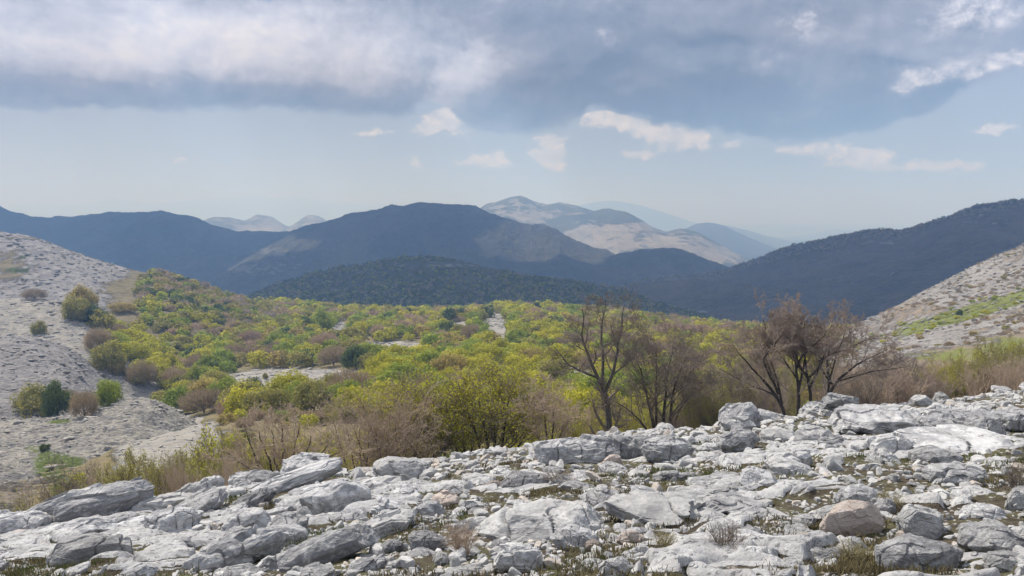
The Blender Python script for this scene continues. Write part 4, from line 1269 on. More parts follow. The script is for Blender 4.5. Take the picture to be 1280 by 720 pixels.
TWIGGY = [dict(n=9, ratio=.52, ang=(25, 60), up=.10, w=.10, t=(.35, 1)), dict(n=8, ratio=.50, ang=(25, 60), up=.07, w=.13), dict(n=7, ratio=.50, ang=(25, 65), up=.04, w=.16, max=.8), dict(n=5, ratio=.55, ang=(25, 70), w=.2, max=.4)]


def build_crest_trees():
    # the bare tree with a single tall trunk
    D = 34.0; x = at_px(762, D); h = top_h(762, 362, x, D)
    s = D / F_PX
    near_tree('bare_tree', "tall bare tree with one straight grey trunk forking high above the fluted ledge", 'tree', x, D,
              [([(0, 0, 0), (-.02, 0, .22 * h), (-.06, 0, .36 * h), (-.28, .05, .50 * h)], .17, .11),
               ([(-.28, .05, .49 * h), (-.75, .2, .62 * h), (-1.25, .1, .80 * h), (-1.15, 0, .96 * h)], .09, .018),
               ([(-.20, .05, .46 * h), (.15, -.2, .60 * h), (.35, -.2, .78 * h), (.55, -.1, .98 * h)], .09, .02),
               ([(-.32, .05, .52 * h), (-.25, .3, .68 * h), (-.35, .5, .84 * h), (-.15, .5, 1.0 * h)], .08, .02),
               ([(-.45, .1, .55 * h), (-1.3, -.2, .60 * h), (-2.0, -.3, .66 * h), (-2.4, -.2, .74 * h)], .06, .015),
               ([(.05, -.1, .57 * h), (.8, .2, .64 * h), (1.3, .3, .70 * h)], .05, .015)],
              [dict(n=9, ratio=.42, ang=(30, 65), up=.08, w=.14, t=(.25, 1)), dict(n=7, ratio=.5, ang=(30, 65), up=.05, w=.16), dict(n=6, ratio=.5, ang=(30, 70), w=.2, max=.7), dict(n=4, ratio=.5, w=.25, ang=(30, 70), max=.3)],
              401, twig='dark', bark=M_bark, twig_r=.007, h=h)
    # the many stemmed bare tree beside it
    D = 36.0; x = at_px(822, D); h = top_h(822, 388, x, D)
    st = [([(.0, 0, 0), (-.12, 0, .3 * h), (-.5, .1, .6 * h), (-.9, .2, .9 * h)], .11, .02), ([(.25, .2, 0), (.3, .2, .35 * h), (.45, .3, .65 * h), (.7, .3, .98 * h)], .10, .02),
          ([(.45, 0, 0), (.6, -.1, .4 * h), (.7, -.2, .7 * h), (1.2, -.3, .95 * h)], .10, .02), ([(-.2, .1, 0), (-.3, .2, .25 * h), (-1.2, .2, .45 * h), (-2.1, .2, .55 * h)], .07, .015),
          ([(.55, .2, 0), (.75, .3, .32 * h), (1.4, .4, .55 * h), (2.0, .4, .70 * h)], .07, .015), ([(.1, .3, 0), (.0, .4, .4 * h), (.05, .5, .7 * h), (.0, .6, 1.0 * h)], .08, .02)]
    near_tree('bare_tree', "many stemmed bare tree between the tall single trunk and the spreading group", 'tree', x, D, st, TWIGGY, 402, twig='dark', h=h)
    # the spreading reddish group
    grp = 'spreading reddish bare trees on the crest'
    D = 31.5
    data = [(985, 364, [(0, 0, 0), (-.18, 0, .18), (-.45, 0, .30), (-1.1, .1, .48), (-1.9, .1, .72)], [(-.2, 0, .2), (-.35, .2, .45), (-.7, .3, .70), (-.8, .2, .95)], [(-.35, 0, .27), (-1.3, -.2, .38), (-2.4, -.2, .52)], "dark trunk bending downhill, first of the spreading reddish trees", 411),
            (998, 368, [(0, 0, 0), (.02, 0, .3), (-.10, .1, .55), (-.35, .2, .95)], [(.0, 0, .33), (.25, .2, .55), (.35, .3, .9)], [(0, 0, .4), (-.5, .2, .6), (-1.2, .3, .82)], "upright dark trunk, second of the spreading reddish trees", 412),
            (1014, 366, [(0, 0, 0), (.0, 0, .25), (-.15, 0, .45), (-.3, .1, .7), (-.3, .1, .95)], [(-.05, 0, .35), (.3, -.1, .6), (.6, 0, .92)], [(-.1, 0, .42), (-.6, -.2, .6), (-.9, -.2, .88)], "slim dark trunk, third of the spreading reddish trees", 413),
            (1027, 372, [(0, 0, 0), (.12, 0, .2), (.4, 0, .38), (1.1, .1, .55), (2.2, .1, .70)], [(.15, 0, .22), (.4, .2, .5), (.9, .2, .94)], [(.5, 0, .40), (1.4, -.2, .50), (2.7, -.2, .55)], "dark trunk fanning uphill, last of the spreading reddish trees", 414)]
    for px, top, a, b, c, lab, seed in data:
        x = at_px(px, D); h = top_h(px, top, x, D)
        sc = lambda pts: [(p[0] * 1.18, p[1] * 1.3, p[2] * h) for p in pts]
        ex = [([(a[2][0] * .8, .1, a[2][2] * h * .95), (a[2][0] + rngs(seed) * .5, .5, .6 * h), (a[2][0] + rngs(seed + 1) * .9, .8, .92 * h)], .06, .015),
              ([(a[2][0] * .9, -.1, a[2][2] * h), (a[2][0] + rngs(seed + 2) * .9, -.5, .62 * h), (a[2][0] + rngs(seed + 3) * 1.3, -.9, .85 * h)], .05, .015)]
        near_tree('bare_tree', lab, 'tree', x, D, [(sc(a), .09, .014), (sc(b), .05, .011), (sc(c), .042, .010)] + ex,
                  [dict(n=11, ratio=.42, ang=(20, 52), up=.12, w=.10, t=(.22, 1), rmul=.45), dict(n=7, ratio=.5, ang=(20, 55), up=.09, w=.12, rmul=.5), dict(n=7, ratio=.5, ang=(20, 60), up=.06, w=.15, max=.75), dict(n=5, ratio=.55, ang=(20, 60), up=.04, w=.2, max=.36)],
                  seed, twig='reddish', twig_r=.0065, group=grp, h=h)
    # slim bare tree
    D = 31.0; x = at_px(686, D); h = top_h(686, 466, x, D)
    near_tree('bare_tree', "slim bare tree with brown twigs between the leafy clump and the tall trunk", 'tree', x, D,
              [([(0, 0, 0), (-.05, 0, .4 * h), (-.25, 0, .95 * h)], .07, .012), ([(.1, 0, 0), (.15, .1, .4 * h), (.2, .1, .98 * h)], .06, .012), ([(.2, .1, 0), (.4, .1, .4 * h), (.8, .1, .75 * h)], .05, .01), ([(-.05, .1, .15 * h), (-.4, .1, .45 * h), (-.7, .1, .8 * h)], .045, .01)],
              TWIGGY[:3] + [dict(n=4, ratio=.5, w=.2, max=.3)], 421, twig='brown', h=h)
    # leafy clump
    D = 32.0
    for px, top, st, lab, seed, nl in [
        (545, 452, [([(0, 0, 0), (-.35, 0, .35), (-1.2, 0, .62), (-1.9, .1, .85)], .10, .015), ([(0, 0, 0), (-.1, .1, .4), (-.5, .2, .95)], .08, .015), ([(.05, .1, .1), (.35, .2, .5), (.4, .3, .95)], .07, .015), ([(-.1, 0, .15), (-.9, -.2, .38), (-1.7, -.2, .5)], .05, .012)],
         "leafy yellow green tree leaning downhill, first of the big leafy clump", 431, 4200),
        (612, 440, [([(0, 0, 0), (-.05, 0, .4), (-.5, .1, .95)], .11, .015), ([(.15, 0, 0), (.2, .1, .45), (.1, .2, 1.0)], .11, .015), ([(.3, .1, 0), (.45, .1, .4), (.8, .2, .92)], .10, .015), ([(.4, 0, 0), (.75, 0, .3), (1.5, .1, .55), (2.0, .2, .75)], .08, .012), ([(-.1, .2, 0), (-.5, .3, .5), (-1.1, .4, .85)], .08, .012)],
         "broad leafy yellow green tree with many dark stems standing upright", 432, 5200),
        (578, 455, [([(0, 0, 0), (0, 0, .5), (-.15, .1, .98)], .08, .012), ([(.15, 0, 0), (.25, .1, .5), (.4, .2, .95)], .07, .012), ([(-.1, 0, 0), (-.3, .1, .5), (-.7, .2, .9)], .06, .012)],
         "slender leafy tree in the middle of the big leafy clump", 433, 2600)]:
        x = at_px(px, D); h = top_h(px, top, x, D)
        near_tree('leafy_tree', lab, 'tree', x, D + (seed - 431) * .7, [([(p[0], p[1], p[2] * h) for p in pts], r0, r1) for pts, r0, r1 in st],
                  TWIGGY[:3] + [dict(n=4, ratio=.5, w=.2, max=.32)], seed, twig='dark', leaf='yellow green', n_leaf=int(nl * 2.0), leaf_size=.07, h=h)
    D = 34.0; x = at_px(518, D); h = top_h(518, 462, x, D)
    near_tree('leafy_tree', "thin leafy tree with olive tint behind the brown bare trees", 'tree', x, D,
              [([(0, 0, 0), (0, 0, .5 * h), (-.2, 0, .98 * h)], .07, .012), ([(.2, 0, 0), (.3, .1, .5 * h), (.5, .1, .93 * h)], .06, .012), ([(-.15, 0, 0), (-.4, .1, .5 * h), (-.8, .1, .85 * h)], .06, .012)],
              TWIGGY[:3] + [dict(n=4, ratio=.5, w=.2, max=.3)], 441, twig='dark', leaf='olive green', n_leaf=4600, leaf_size=.07, h=h)
    D = 31.0
    for px, top, seed, lab in [(452, 478, 451, "brown bare tree fanning out near the crest rubble"), (476, 470, 452, "dense brown bare tree beside the thin leafy tree"), (500, 488, 453, "low brown bare tree leaning on the leafy clump")]:
        x = at_px(px, D); h = top_h(px, top, x, D)
        r = np.random.default_rng(seed)
        st = [([(q * .12, r.normal(0, .2), 0), (q * .3, r.normal(0, .2), .4 * h), (q * .75, r.normal(0, .3), h * r.uniform(.8, 1))], .055, .01) for q in (-1.6, -.8, -.2, .4, 1.2, 1.9)]
        near_tree('bare_tree', lab, 'tree', x, D, st, [dict(n=8, ratio=.5, ang=(20, 50), up=.10, w=.10, t=(.3, 1)), dict(n=6, ratio=.5, ang=(25, 60), up=.07, w=.13), dict(n=4, ratio=.5, w=.16, max=.6), dict(n=3, ratio=.5, w=.2, max=.3)], seed, twig='brown', twig_r=.006, h=h)
    D = 24.5; x = at_px(352, D); h = top_h(352, 496, x, D); r = np.random.default_rng(461)
    st = [([(q * .10, r.normal(0, .15), 0), (q * .42, r.normal(0, .2), .45 * h), (q * .80, r.normal(0, .3), h * (1 - .06 * q * q) * r.uniform(.85, 1))], .06, .01) for q in (-2.3, -1.6, -1, -.4, .1, .7, 1.3, 1.9, 2.4)]
    near_tree('bare_shrub', "wide bare brown shrub fanning out behind the standing grey block", 'shrub', x, D, st, [dict(n=8, ratio=.5, ang=(20, 50), up=.10, w=.10, t=(.3, 1)), dict(n=6, ratio=.5, ang=(25, 60), up=.07, w=.13), dict(n=4, ratio=.5, w=.16, max=.6), dict(n=3, ratio=.5, w=.2, max=.28)], 461, twig='brown', h=h)


def rngs(seed): return float(np.random.default_rng(seed).uniform(-1, 1))


build_crest_trees()


# ---- shrubs of the thicket beyond the crest: a few kinds, copied
def shrub_proto(seed, nst, leaf_n=0):
    r = np.random.default_rng(seed)
    st = []
    for i in range(nst):
        a = r.uniform(0, 6.28); q = r.uniform(.1, .5); hh = r.uniform(.7, 1.0)
        st.append(([(.05 * math.cos(a), .05 * math.sin(a), 0), (.45 * q * math.cos(a), .45 * q * math.sin(a), .45 * hh), (q * math.cos(a), q * math.sin(a), hh)], .016, .004))
    L = branching(seed, st, [dict(n=8, ratio=.42, ang=(20, 55), up=.10, w=.1, t=(.25, 1)), dict(n=7, ratio=.5, ang=(20, 60), up=.06, w=.14), dict(n=4, ratio=.55, ang=(20, 65), up=.03, w=.2, max=.10)], twig_r=.0017, jitter=.01, k0=8)
    allp = np.concatenate([P[:, -1] for P, _ in L]); kz = 1 / np.percentile(allp[:, 2], 99); kr = .5 / np.percentile(np.linalg.norm(allp[:, :2], axis=1), 96)
    for P, _ in L: P *= np.array([kr, kr, kz])
    V, Fq = tube_mesh(L, [5, 4, 3, 3])
    lf = None
    if leaf_n:
        lf = leaves_at(np.random.default_rng(seed + 5), np.concatenate([L[-1][0].reshape(-1, 3), L[-2][0].reshape(-1, 3)]), leaf_n, .018, .022)
    return (V, Fq), lf


SHRUB = {}
def shrub(kind, var):
    key = (kind, var)
    if key in SHRUB: return SHRUB[key]
    leafy = {'leafy': 6500, 'budding': 2400}.get(kind.split()[0], 0)
    tw, lf = shrub_proto(700 + var * 7 + len(kind), 10, leafy)
    twm = {'brown': 'brown', 'reddish': 'reddish', 'dark': 'dark', 'leafy yellow': 'dark', 'leafy green': 'dark', 'leafy olive': 'dark', 'budding olive': 'olive', 'budding yellow': 'olive'}[kind]
    lt = {'leafy yellow': 'yellow green', 'leafy green': 'bright green', 'leafy olive': 'olive green', 'budding olive': 'olive green', 'budding yellow': 'yellow green'}.get(kind)
    a = mesh_from('twigs', tw[0], tw[1], M_twig[twm])
    b = mesh_from('shrub_leaves', lf[0], lf[1], M_leaf[lt], smooth=False) if lf else None
    SHRUB[key] = (a, b)
    return SHRUB[key]


PLANTS = []      # every copied tree or shrub
def put_shrub(kind, px, top, D, wpx, var, label=None):
    x = at_px(px, D); z = float(ground_z(x, D)); h = max(top_h(px, top, x, D), .8); w = max(wpx * D / F_PX, h / 1.7)
    rng = np.random.default_rng(int(px * 7 + D * 13 + var))
    root = link('thicket_shrub', None, loc=(x, D, z - .05)); root.rotation_euler = (0, 0, rng.uniform(0, 6.28)); root.scale = (w, w, h)
    a, b = shrub(kind, var)
    link('twigs', a, root)
    if b: link('foliage', b, root)
    PLANTS.append(dict(obj=root, px=px, py=top, y=D, kind='shrub', tone=kind, label=label, size=wpx))
    return root


def build_thicket():
    rng = np.random.default_rng(77)
    # (px range, row of the tops at both ends, distance range, width px, kinds, count)
    belts = [((835, 985), (470, 452), (38, 52), (44, 70), ['dark', 'dark', 'budding olive', 'reddish'], 18),
             ((835, 960), (500, 492), (35, 40), (36, 56), ['budding olive', 'dark', 'reddish'], 12),
             ((1035, 1175), (462, 452), (38, 54), (44, 70), ['brown', 'brown', 'reddish', 'dark'], 22),
             ((1150, 1232), (458, 448), (44, 58), (44, 62), ['leafy olive', 'budding olive', 'leafy yellow'], 9),
             ((1215, 1340), (456, 448), (42, 54), (44, 66), ['brown', 'brown', 'reddish'], 14),
             ((1190, 1300), (440, 428), (60, 72), (40, 60), ['leafy yellow', 'leafy olive'], 9),
             ((700, 850), (508, 496), (38, 50), (36, 56), ['brown', 'dark', 'budding yellow', 'brown'], 18),
             ((640, 720), (530, 522), (36, 44), (32, 48), ['budding yellow', 'brown', 'leafy yellow'], 8),
             ((395, 640), (540, 534), (36, 48), (34, 54), ['brown', 'budding yellow', 'leafy yellow', 'leafy green'], 6),
             ((280, 420), (545, 532), (28, 38), (36, 56), ['brown', 'leafy yellow', 'budding yellow'], 4),
             ((215, 330), (566, 546), (30, 44), (34, 54), ['leafy olive', 'budding olive', 'leafy olive'], 10),
             ((120, 300), (582, 556), (22, 30), (40, 60), ['brown', 'budding olive', 'leafy olive'], 10),
             ((50, 140), (594, 578), (28, 36), (36, 56), ['dark', 'budding olive', 'dark', 'brown'], 8)]
    for (p0, p1), (t0, t1), (d0, d1), (w0, w1), kinds, n in belts:
        for i in range(n):
            f = (i + rng.uniform(.1, .9)) / n
            px = p0 + (p1 - p0) * f; D = rng.uniform(d0, d1)
            k = kinds[rng.integers(len(kinds))]
            if k == 'rosy': k = 'brown'
            put_shrub(k, px, t0 + (t1 - t0) * f + rng.normal(0, 7), D, rng.uniform(w0, w1), int(rng.integers(0, 3)))


build_thicket()


# ------------------------------------------------------------------ the valley woods
def leafy_crown(seed, n, size, nclump=46, low=-.85):
    """unit crown (radius 1, centre at height 0.75): leaf faces gathered into clumps with gaps"""
    rng = np.random.default_rng(seed)
    a = rng.uniform(0, 6.283, nclump); u = rng.uniform(low, 1, nclump); s = np.sqrt(np.clip(1 - u * u, 0, 1))
    lob = 1 + .22 * vnoise(np.stack([np.cos(a) * s, np.sin(a) * s, u], 1) * 1.7 + seed, seed)
    C = np.stack([np.cos(a) * s * .80, np.sin(a) * s * .80, u * .64], 1) * lob[:, None] * rng.uniform(.72, 1.0, nclump)[:, None]
    cr = rng.uniform(.22, .38, nclump)
    k = rng.choice(nclump, n, p=cr ** 2 / (cr ** 2).sum())
    d = unit(rng.normal(0, 1, (n, 3)))
    p = C[k] + d * (cr[k] * rng.uniform(.55, 1.0, n))[:, None]
    p[:, 2] = np.maximum(p[:, 2], -.72)
    V, Fq = quads(rng, p, size * rng.uniform(.6, 1.3, n), unit(d * .6 + unit(p) * .7), mix=2.6)
    V[:, 2] += .75
    return V, Fq


def bare_crown(seed, n, ln, wd):
    """unit leafless crown: fine twigs fanning up and out from a short trunk"""
    rng = np.random.default_rng(seed)
    a = rng.uniform(0, 6.283, n); u = rng.uniform(-.7, 1, n); s = np.sqrt(np.clip(1 - u * u, 0, 1))
    d = np.stack([np.cos(a) * s, np.sin(a) * s, u], 1)
    lob = 1 + .2 * vnoise(d * 2.2 + seed, seed + 1)
    r = rng.uniform(.35, 1.0, n) ** .6 * lob
    p = d * np.array([.95, .95, .72]) * r[:, None]
    ax = unit(p - np.array([0, 0, -.75]) + rng.normal(0, .28, (n, 3)))
    sd = unit(np.cross(ax, rng.normal(0, 1, (n, 3))))
    L = (ln * rng.uniform(.6, 1.3, n))[:, None] * .5; W = (wd * rng.uniform(.7, 1.3, n))[:, None] * .5
    V = np.stack([p - ax * L - sd * W, p - ax * L + sd * W, p + ax * L + sd * W * .4, p + ax * L - sd * W * .4], 1).reshape(-1, 3)
    V[:, 2] += .75
    return V, np.arange(n * 4).reshape(n, 4)


def trunk_tube(seed, top=.55):
    rng = np.random.default_rng(seed)
    st = [([(0, 0, -.1), (rng.normal(0, .03), rng.normal(0, .03), .25), (rng.normal(0, .08), rng.normal(0, .08), top)], .05, .02)]
    for i in range(4):
        a = i * 1.57 + rng.uniform(0, 1)
        st.append(([(0, 0, .15 + .04 * i), (.2 * math.cos(a), .2 * math.sin(a), .45), (.5 * math.cos(a), .5 * math.sin(a), .8)], .026, .008))
    P, Rr = stem_lines(st, 5)
    return tube_mesh([(P, Rr)], [5])


GREENS = ['yellow green', 'bright green', 'olive green', 'dark green', 'golden olive']
CROWN, TRUNK = {}, {}
def crown_mesh(tone, var, hi):
    key = (tone, var, hi)
    if key not in CROWN:
        if tone in GREENS: V, Fq = leafy_crown(50 + var, 7000 if hi else 4200, .075 if hi else .095)
        else: V, Fq = bare_crown(80 + var, 2800 if hi else 2000, .30, .016 if hi else .026)
        CROWN[key] = mesh_from('crown', V, Fq, M_leaf[tone], smooth=False)
    return CROWN[key]


def trunk_mesh(var):
    if var not in TRUNK:
        V, Fq = trunk_tube(300 + var); TRUNK[var] = mesh_from('trunk', V, Fq, M_bark_dark)
    return TRUNK[var]


def sheet_hit(px, py, names):
    rx, _, rz = ray(px, py); best = None
    for nme in names:
        s = SHEETS[nme]; col = s.P[0, :, 0] / s.P[0, :, 1]
        if not (col[0] < rx < col[-1]): continue
        j = int(np.argmin(np.abs(col - rx))); sl = s.P[:, j, 2] / s.P[:, j, 1]
        w = np.nonzero(sl >= rz)[0]
        if len(w):
            p = s.P[w[0], j]
            if best is None or p[1] < best[1]: best = p
    return best


VALLEY = ['valley_floor', 'pale_rock_slope', 'grey_rock_slope', 'bare_rock_terrace', 'rocky_dome_hill', 'east_hillside']


def surface_z(x, y, names=VALLEY + ['rocky_ground']):
    best = None
    for nme in names:
        s = SHEETS[nme]; col = s.P[0, :, 0] / s.P[0, :, 1]; a = x / y
        if not (col[0] < a < col[-1]): continue
        j = int(np.argmin(np.abs(col - a))); yy = s.P[:, j, 1]
        if not (yy[0] <= y <= yy[-1]): continue
        z = float(np.interp(y, yy, s.P[:, j, 2]))
        if best is None or z > best: best = z
    return best


def put_tree(tone, p, rad, hgt, var, hi=False, label=None, name=None, parts=True, cat='tree'):
    nm = name or ('leafy_tree' if tone in GREENS else 'leafless_tree')
    rng = np.random.default_rng(int(abs(p[0]) * 31 + p[1] * 17))
    me = crown_mesh(tone, var, hi)
    if parts:
        root = link(nm, None, loc=(p[0], p[1], p[2])); link('crown', me, root); link('trunk', trunk_mesh(var % 4), root)
    else:
        root = link(nm, me, loc=(p[0], p[1], p[2]))
    root.rotation_euler = (0, 0, rng.uniform(0, 6.28)); root.scale = (rad, rad * rng.uniform(.85, 1.15), hgt / 1.4)
    px, py = project(np.array([p[0], p[1], p[2] + hgt * .6]))
    PLANTS.append(dict(obj=root, px=float(px), py=float(py), y=p[1], kind='tree' if cat == 'tree' else 'bush', tone=tone, label=label, size=2 * rad * F_PX / p[1], cat=cat))
    return root


# single bushes and trees that stand out: px, py of the foot, width px, height px, tone, label
LONE = [
    (45, 419, 24, 17, 'olive green', "small lone olive bush out on the bare terrace", 'bush'),
    (38, 522, 62, 40, 'olive green', "rounded dull olive bush on the grey slope", 'bush'),
    (66, 519, 46, 44, 'dark green', "dark green dense tree merged with the dull olive bush", 'tree'),
    (100, 522, 46, 34, 'brown', "brown leafless shrub between two green bushes on the slope", 'bush'),
    (132, 508, 42, 34, 'bright green', "bright green round bush at the edge of the pale slope", 'bush'),
    (90, 400, 44, 30, 'olive green', "olive tree on top of the terrace edge", 'tree'),
    (112, 404, 34, 24, 'dark green', "dark green bush hanging over the terrace edge", 'bush'),
    (100, 388, 46, 30, 'golden olive', "golden olive tree at the foot of the rocky dome", 'tree'),
    (38, 374, 36, 13, 'grey brown', "flat grey brown bush below the rocky dome", 'bush'),
    (118, 440, 40, 30, 'brown', "brown leafless tree on the wood edge above the grey slope", 'tree'),
    (128, 464, 56, 36, 'olive green', "dusky olive tree bulging out over the grey slope", 'tree'),
    (146, 470, 26, 18, 'golden olive', "small sandy coloured bush below the dusky olive tree", 'bush'),
    (172, 482, 56, 30, 'brown', "broad brown leafless tree along the top of the pale slope", 'tree'),
    (214, 492, 54, 32, 'rosy brown', "rosy brown leafless tree above the pale slope", 'tree'),
    (248, 492, 44, 36, 'bright green', "green tree marking the end of the pale slope", 'tree'),
    (276, 500, 36, 32, 'olive green', "olive tree in the gap behind the pale slope", 'tree'),
    (55, 566, 16, 9, 'dark green', "tiny dark bush on the grassy part of the pale slope", 'bush'),
    (148, 393, 40, 14, 'golden olive', "low tawny bush patch by the rock band under the dome", 'bush'),
    (330, 475, 10, 8, 'olive green', "tiny bush on the bare rock clearing", 'bush'),
    (398, 418, 40, 30, 'bright green', "bright round tree beside the small white rock clearing", 'tree'),
    (386, 418, 28, 22, 'dark green', "dark green tree pressed against a bright round tree", 'tree'),
    (1200, 395, 10, 8, 'dark green', "tiny dark shrub on the green strip of the hillside", 'bush'),
]


def build_lone():
    for i, (px, py, w, h, tone, lab, cat) in enumerate(LONE):
        p = sheet_hit(px, py, VALLEY)
        if p is None: continue
        D = p[1]; rad = w * D / F_PX / 2 * .9; hgt = h * D / F_PX * 1.08
        p = p + np.array([0, rad * .5, -.1 - .16 * hgt])
        put_tree(tone, p, rad, hgt, i % 6, hi=w > 30, label=lab, name=None if cat == 'tree' else 'round_bush', cat=cat)


build_lone()


HUMPS = ('bare_rock_terrace', 'grey_rock_slope', 'pale_rock_slope')


def valley_tone(px, py, D, rng):
    def pick(names, w):
        w = np.array(w, float); return names[rng.choice(len(names), p=w / w.sum())]
    if D < 140 and px < 420: return pick(['yellow green', 'olive green', 'golden olive', 'brown', 'bright green'], [.38, .24, .12, .14, .12])
    if D > 400 and px < 345: return pick(['olive green', 'golden olive', 'bright green', 'brown', 'dark green', 'grey brown'], [.34, .12, .16, .2, .1, .12])
    if px < 450: return pick(['yellow green', 'olive green', 'bright green', 'brown', 'golden olive', 'rosy brown', 'dark green'], [.30, .30, .20, .09, .05, .03, .03])
    if px < 700 and D > 230: return pick(['yellow green', 'bright green', 'olive green', 'brown', 'dark green', 'golden olive', 'rosy brown'], [.30, .28, .18, .11, .04, .05, .04])
    if px < 720: return pick(['yellow green', 'bright green', 'golden olive', 'brown', 'olive green'], [.52, .26, .06, .06, .10])
    return pick(['brown', 'rosy brown', 'yellow green', 'bright green', 'olive green', 'golden olive'], [.24, .10, .22, .16, .16, .12])


def build_valley_woods():
    rng = np.random.default_rng(2024)
    cand = []
    for nme, n in (('valley_floor', 40000), ('rocky_dome_hill', 34000), ('east_hillside', 6500), ('rocky_ground', 12000), ('bare_rock_terrace', 2500), ('grey_rock_slope', 2500), ('pale_rock_slope', 2500)):
        s = SHEETS[nme]; a = s.area / s.area.sum()
        # favour what stands nearer so that the woods stay closed there
        cy = s.P[:-1, :-1, 1]
        ok = (s.px[:-1, :-1] > -90) & (s.px[:-1, :-1] < 1370)
        if nme == 'rocky_ground':
            dc = np.interp(s.P[:-1, :-1, 0] / cy, CREST_A, CREST_D); ok &= (cy > dc + 12) & (s.px[:-1, :-1] < 900)
        if nme == 'valley_floor': ok &= cy > 60
        w = (a * ok).ravel(); w = w / w.sum()
        idx = rng.choice(len(w), n, p=w)
        for q in idx:
            i, j = divmod(int(q), s.area.shape[1])
            p = s.P[i, j] + (s.P[i + 1, j + 1] - s.P[i, j]) * rng.random()
            px, py = s.px[i, j], s.py[i, j]
            if nme != 'rocky_ground':
                v, g = s.veg[i, j], s.grass[i, j]
                if nme in HUMPS:
                    if px < np.interp(py, [375, 395, 440, 455, 475, 490, 497, 510, 560], [104, 126, 132, 148, 165, 196, 256, 290, 318]) + rng.normal(0, 4): continue
                elif nme == 'east_hillside':
                    dy = py - np.interp(px, [1060, 1110, 1160, 1220, 1280, 1400], [425, 416, 403, 386, 369, 340])
                    if rng.random() > (.9 if dy > 42 else .45): continue
                    if fbm(p3(p[0] / 16, p[1] / 30)[None], 3, seed=19)[0] < rng.normal(.0, .10): continue
                    if abs(dy) < 9 and px > 1110 and rng.random() < .6: continue
                elif nme == 'rocky_dome_hill' and px < 172 + 1.4 * max(0, 356 - py): continue
                elif v + rng.normal(0, .06) < .52: continue
                elif nme == 'valley_floor':
                    q = SHEETS['valley_floor']; pj, pk = project(p + np.array([0, 0, 2.5]))
                    if float(cov_valley(np.array([float(pj)]), np.array([float(pk)]), None)[0][0]) < .42: continue
            cand.append((nme, p, float(px), float(py)))
    # keep them apart
    cell = {}; keep = []
    hidden_by = ['pale_rock_slope', 'grey_rock_slope', 'bare_rock_terrace']
    for nme, p, px, py in cand:
        D = p[1]
        small = nme == 'east_hillside'
        rad = rng.uniform(3.0, 5.6) if not small else rng.uniform(.6, 1.3)
        if nme == 'rocky_ground' or D < 105: rad = rng.uniform(1.7, 2.8)
        if px < 430 and D < 140 and nme in ('rocky_ground', 'valley_floor'): rad = rng.uniform(.9, 1.7)
        if nme == 'rocky_dome_hill': rad = rng.uniform(2.6, 4.4)
        top = surface_z(p[0], D, [q for q in hidden_by if q != nme])
        if top is not None and top > p[2] - .5: continue          # would stand inside a rocky hump
        if nme == 'valley_floor' and D < 330:
            zz = surface_z(p[0], D, ['rocky_ground', 'east_hillside'])
            if zz is not None and zz > p[2] + .3: continue
        if nme in ('rocky_ground', 'valley_floor') and D < 125:
            qx, qy = project(p + np.array([0, 0, rad * 1.5]))
            if qy < np.interp(qx, [40, 140, 200, 250, 300, 350, 420], [596, 570, 550, 530, 513, 495, 475]) and qx < 420: continue
        key = (int(p[0] // 5), int(D // 5)); bad = False
        for a in (-1, 0, 1):
            for b in (-1, 0, 1):
                for (qx, qy, qr) in cell.get((key[0] + a, key[1] + b), ()):
                    if (qx - p[0]) ** 2 + (qy - D) ** 2 < ((rad + qr) * (.60 if nme != 'rocky_dome_hill' else .48)) ** 2: bad = True
        if bad: continue
        cell.setdefault(key, []).append((p[0], D, rad))
        hgt = rad * rng.uniform(1.0, 1.4) * (.7 if small else 1)
        if small and abs(py - np.interp(px, [1060, 1110, 1160, 1220, 1280, 1400], [425, 416, 403, 386, 369, 340]) - 2) < 12: tone = rng.choice(['yellow green', 'bright green'])
        elif small: tone = rng.choice(['grey brown', 'brown', 'olive green', 'golden olive', 'rosy brown'], p=[.38, .32, .08, .12, .1])
        else: tone = valley_tone(px, py, D, rng)
        keep.append([nme, p, rad, hgt, tone, px, py])
    # what shows largest becomes single trees, the rest one wood
    keep.sort(key=lambda k: -k[2] / k[1][1])
    nl = nb = 0; rest = []
    for k in keep:
        nme, p, rad, hgt, tone, px, py = k
        inview = -30 < px < 1310
        zt = (p[2] + hgt) / p[1]
        dc = np.interp(p[0] / p[1], CREST_A, CREST_D); hid = zt < (ground_z(p[0] / p[1] * dc, dc, False) / dc)
        g = tone in GREENS
        if nme == 'east_hillside' or not inview or hid: rest.append(k); continue
        if g and nl < 205: nl += 1
        elif not g and nb < 95: nb += 1
        else: rest.append(k); continue
        put_tree(tone, p - np.array([0, 0, .15]), rad, hgt, int(rng.integers(0, 6)), hi=p[1] < 130)
    print('WOODS', len(keep), nl, nb, len(rest))
    lods = [([leafy_crown(500 + i, n, z, 40) for i in range(5)], [bare_crown(520 + i, n, .36, w) for i in range(4)]) for n, z, w in ((1000, .165, .045), (340, .28, .08))]
    sets = {'valley_woods': [], 'hillside_brush': []}
    for k in rest: sets['hillside_brush' if k[0] == 'east_hillside' else 'valley_woods'].append(k)
    m = leaf_mat('mixed_foliage', None, None, .55, use_tint=True)
    for nm, lst in sets.items():
        merge_crowns(nm, lst, lods, m, rng)


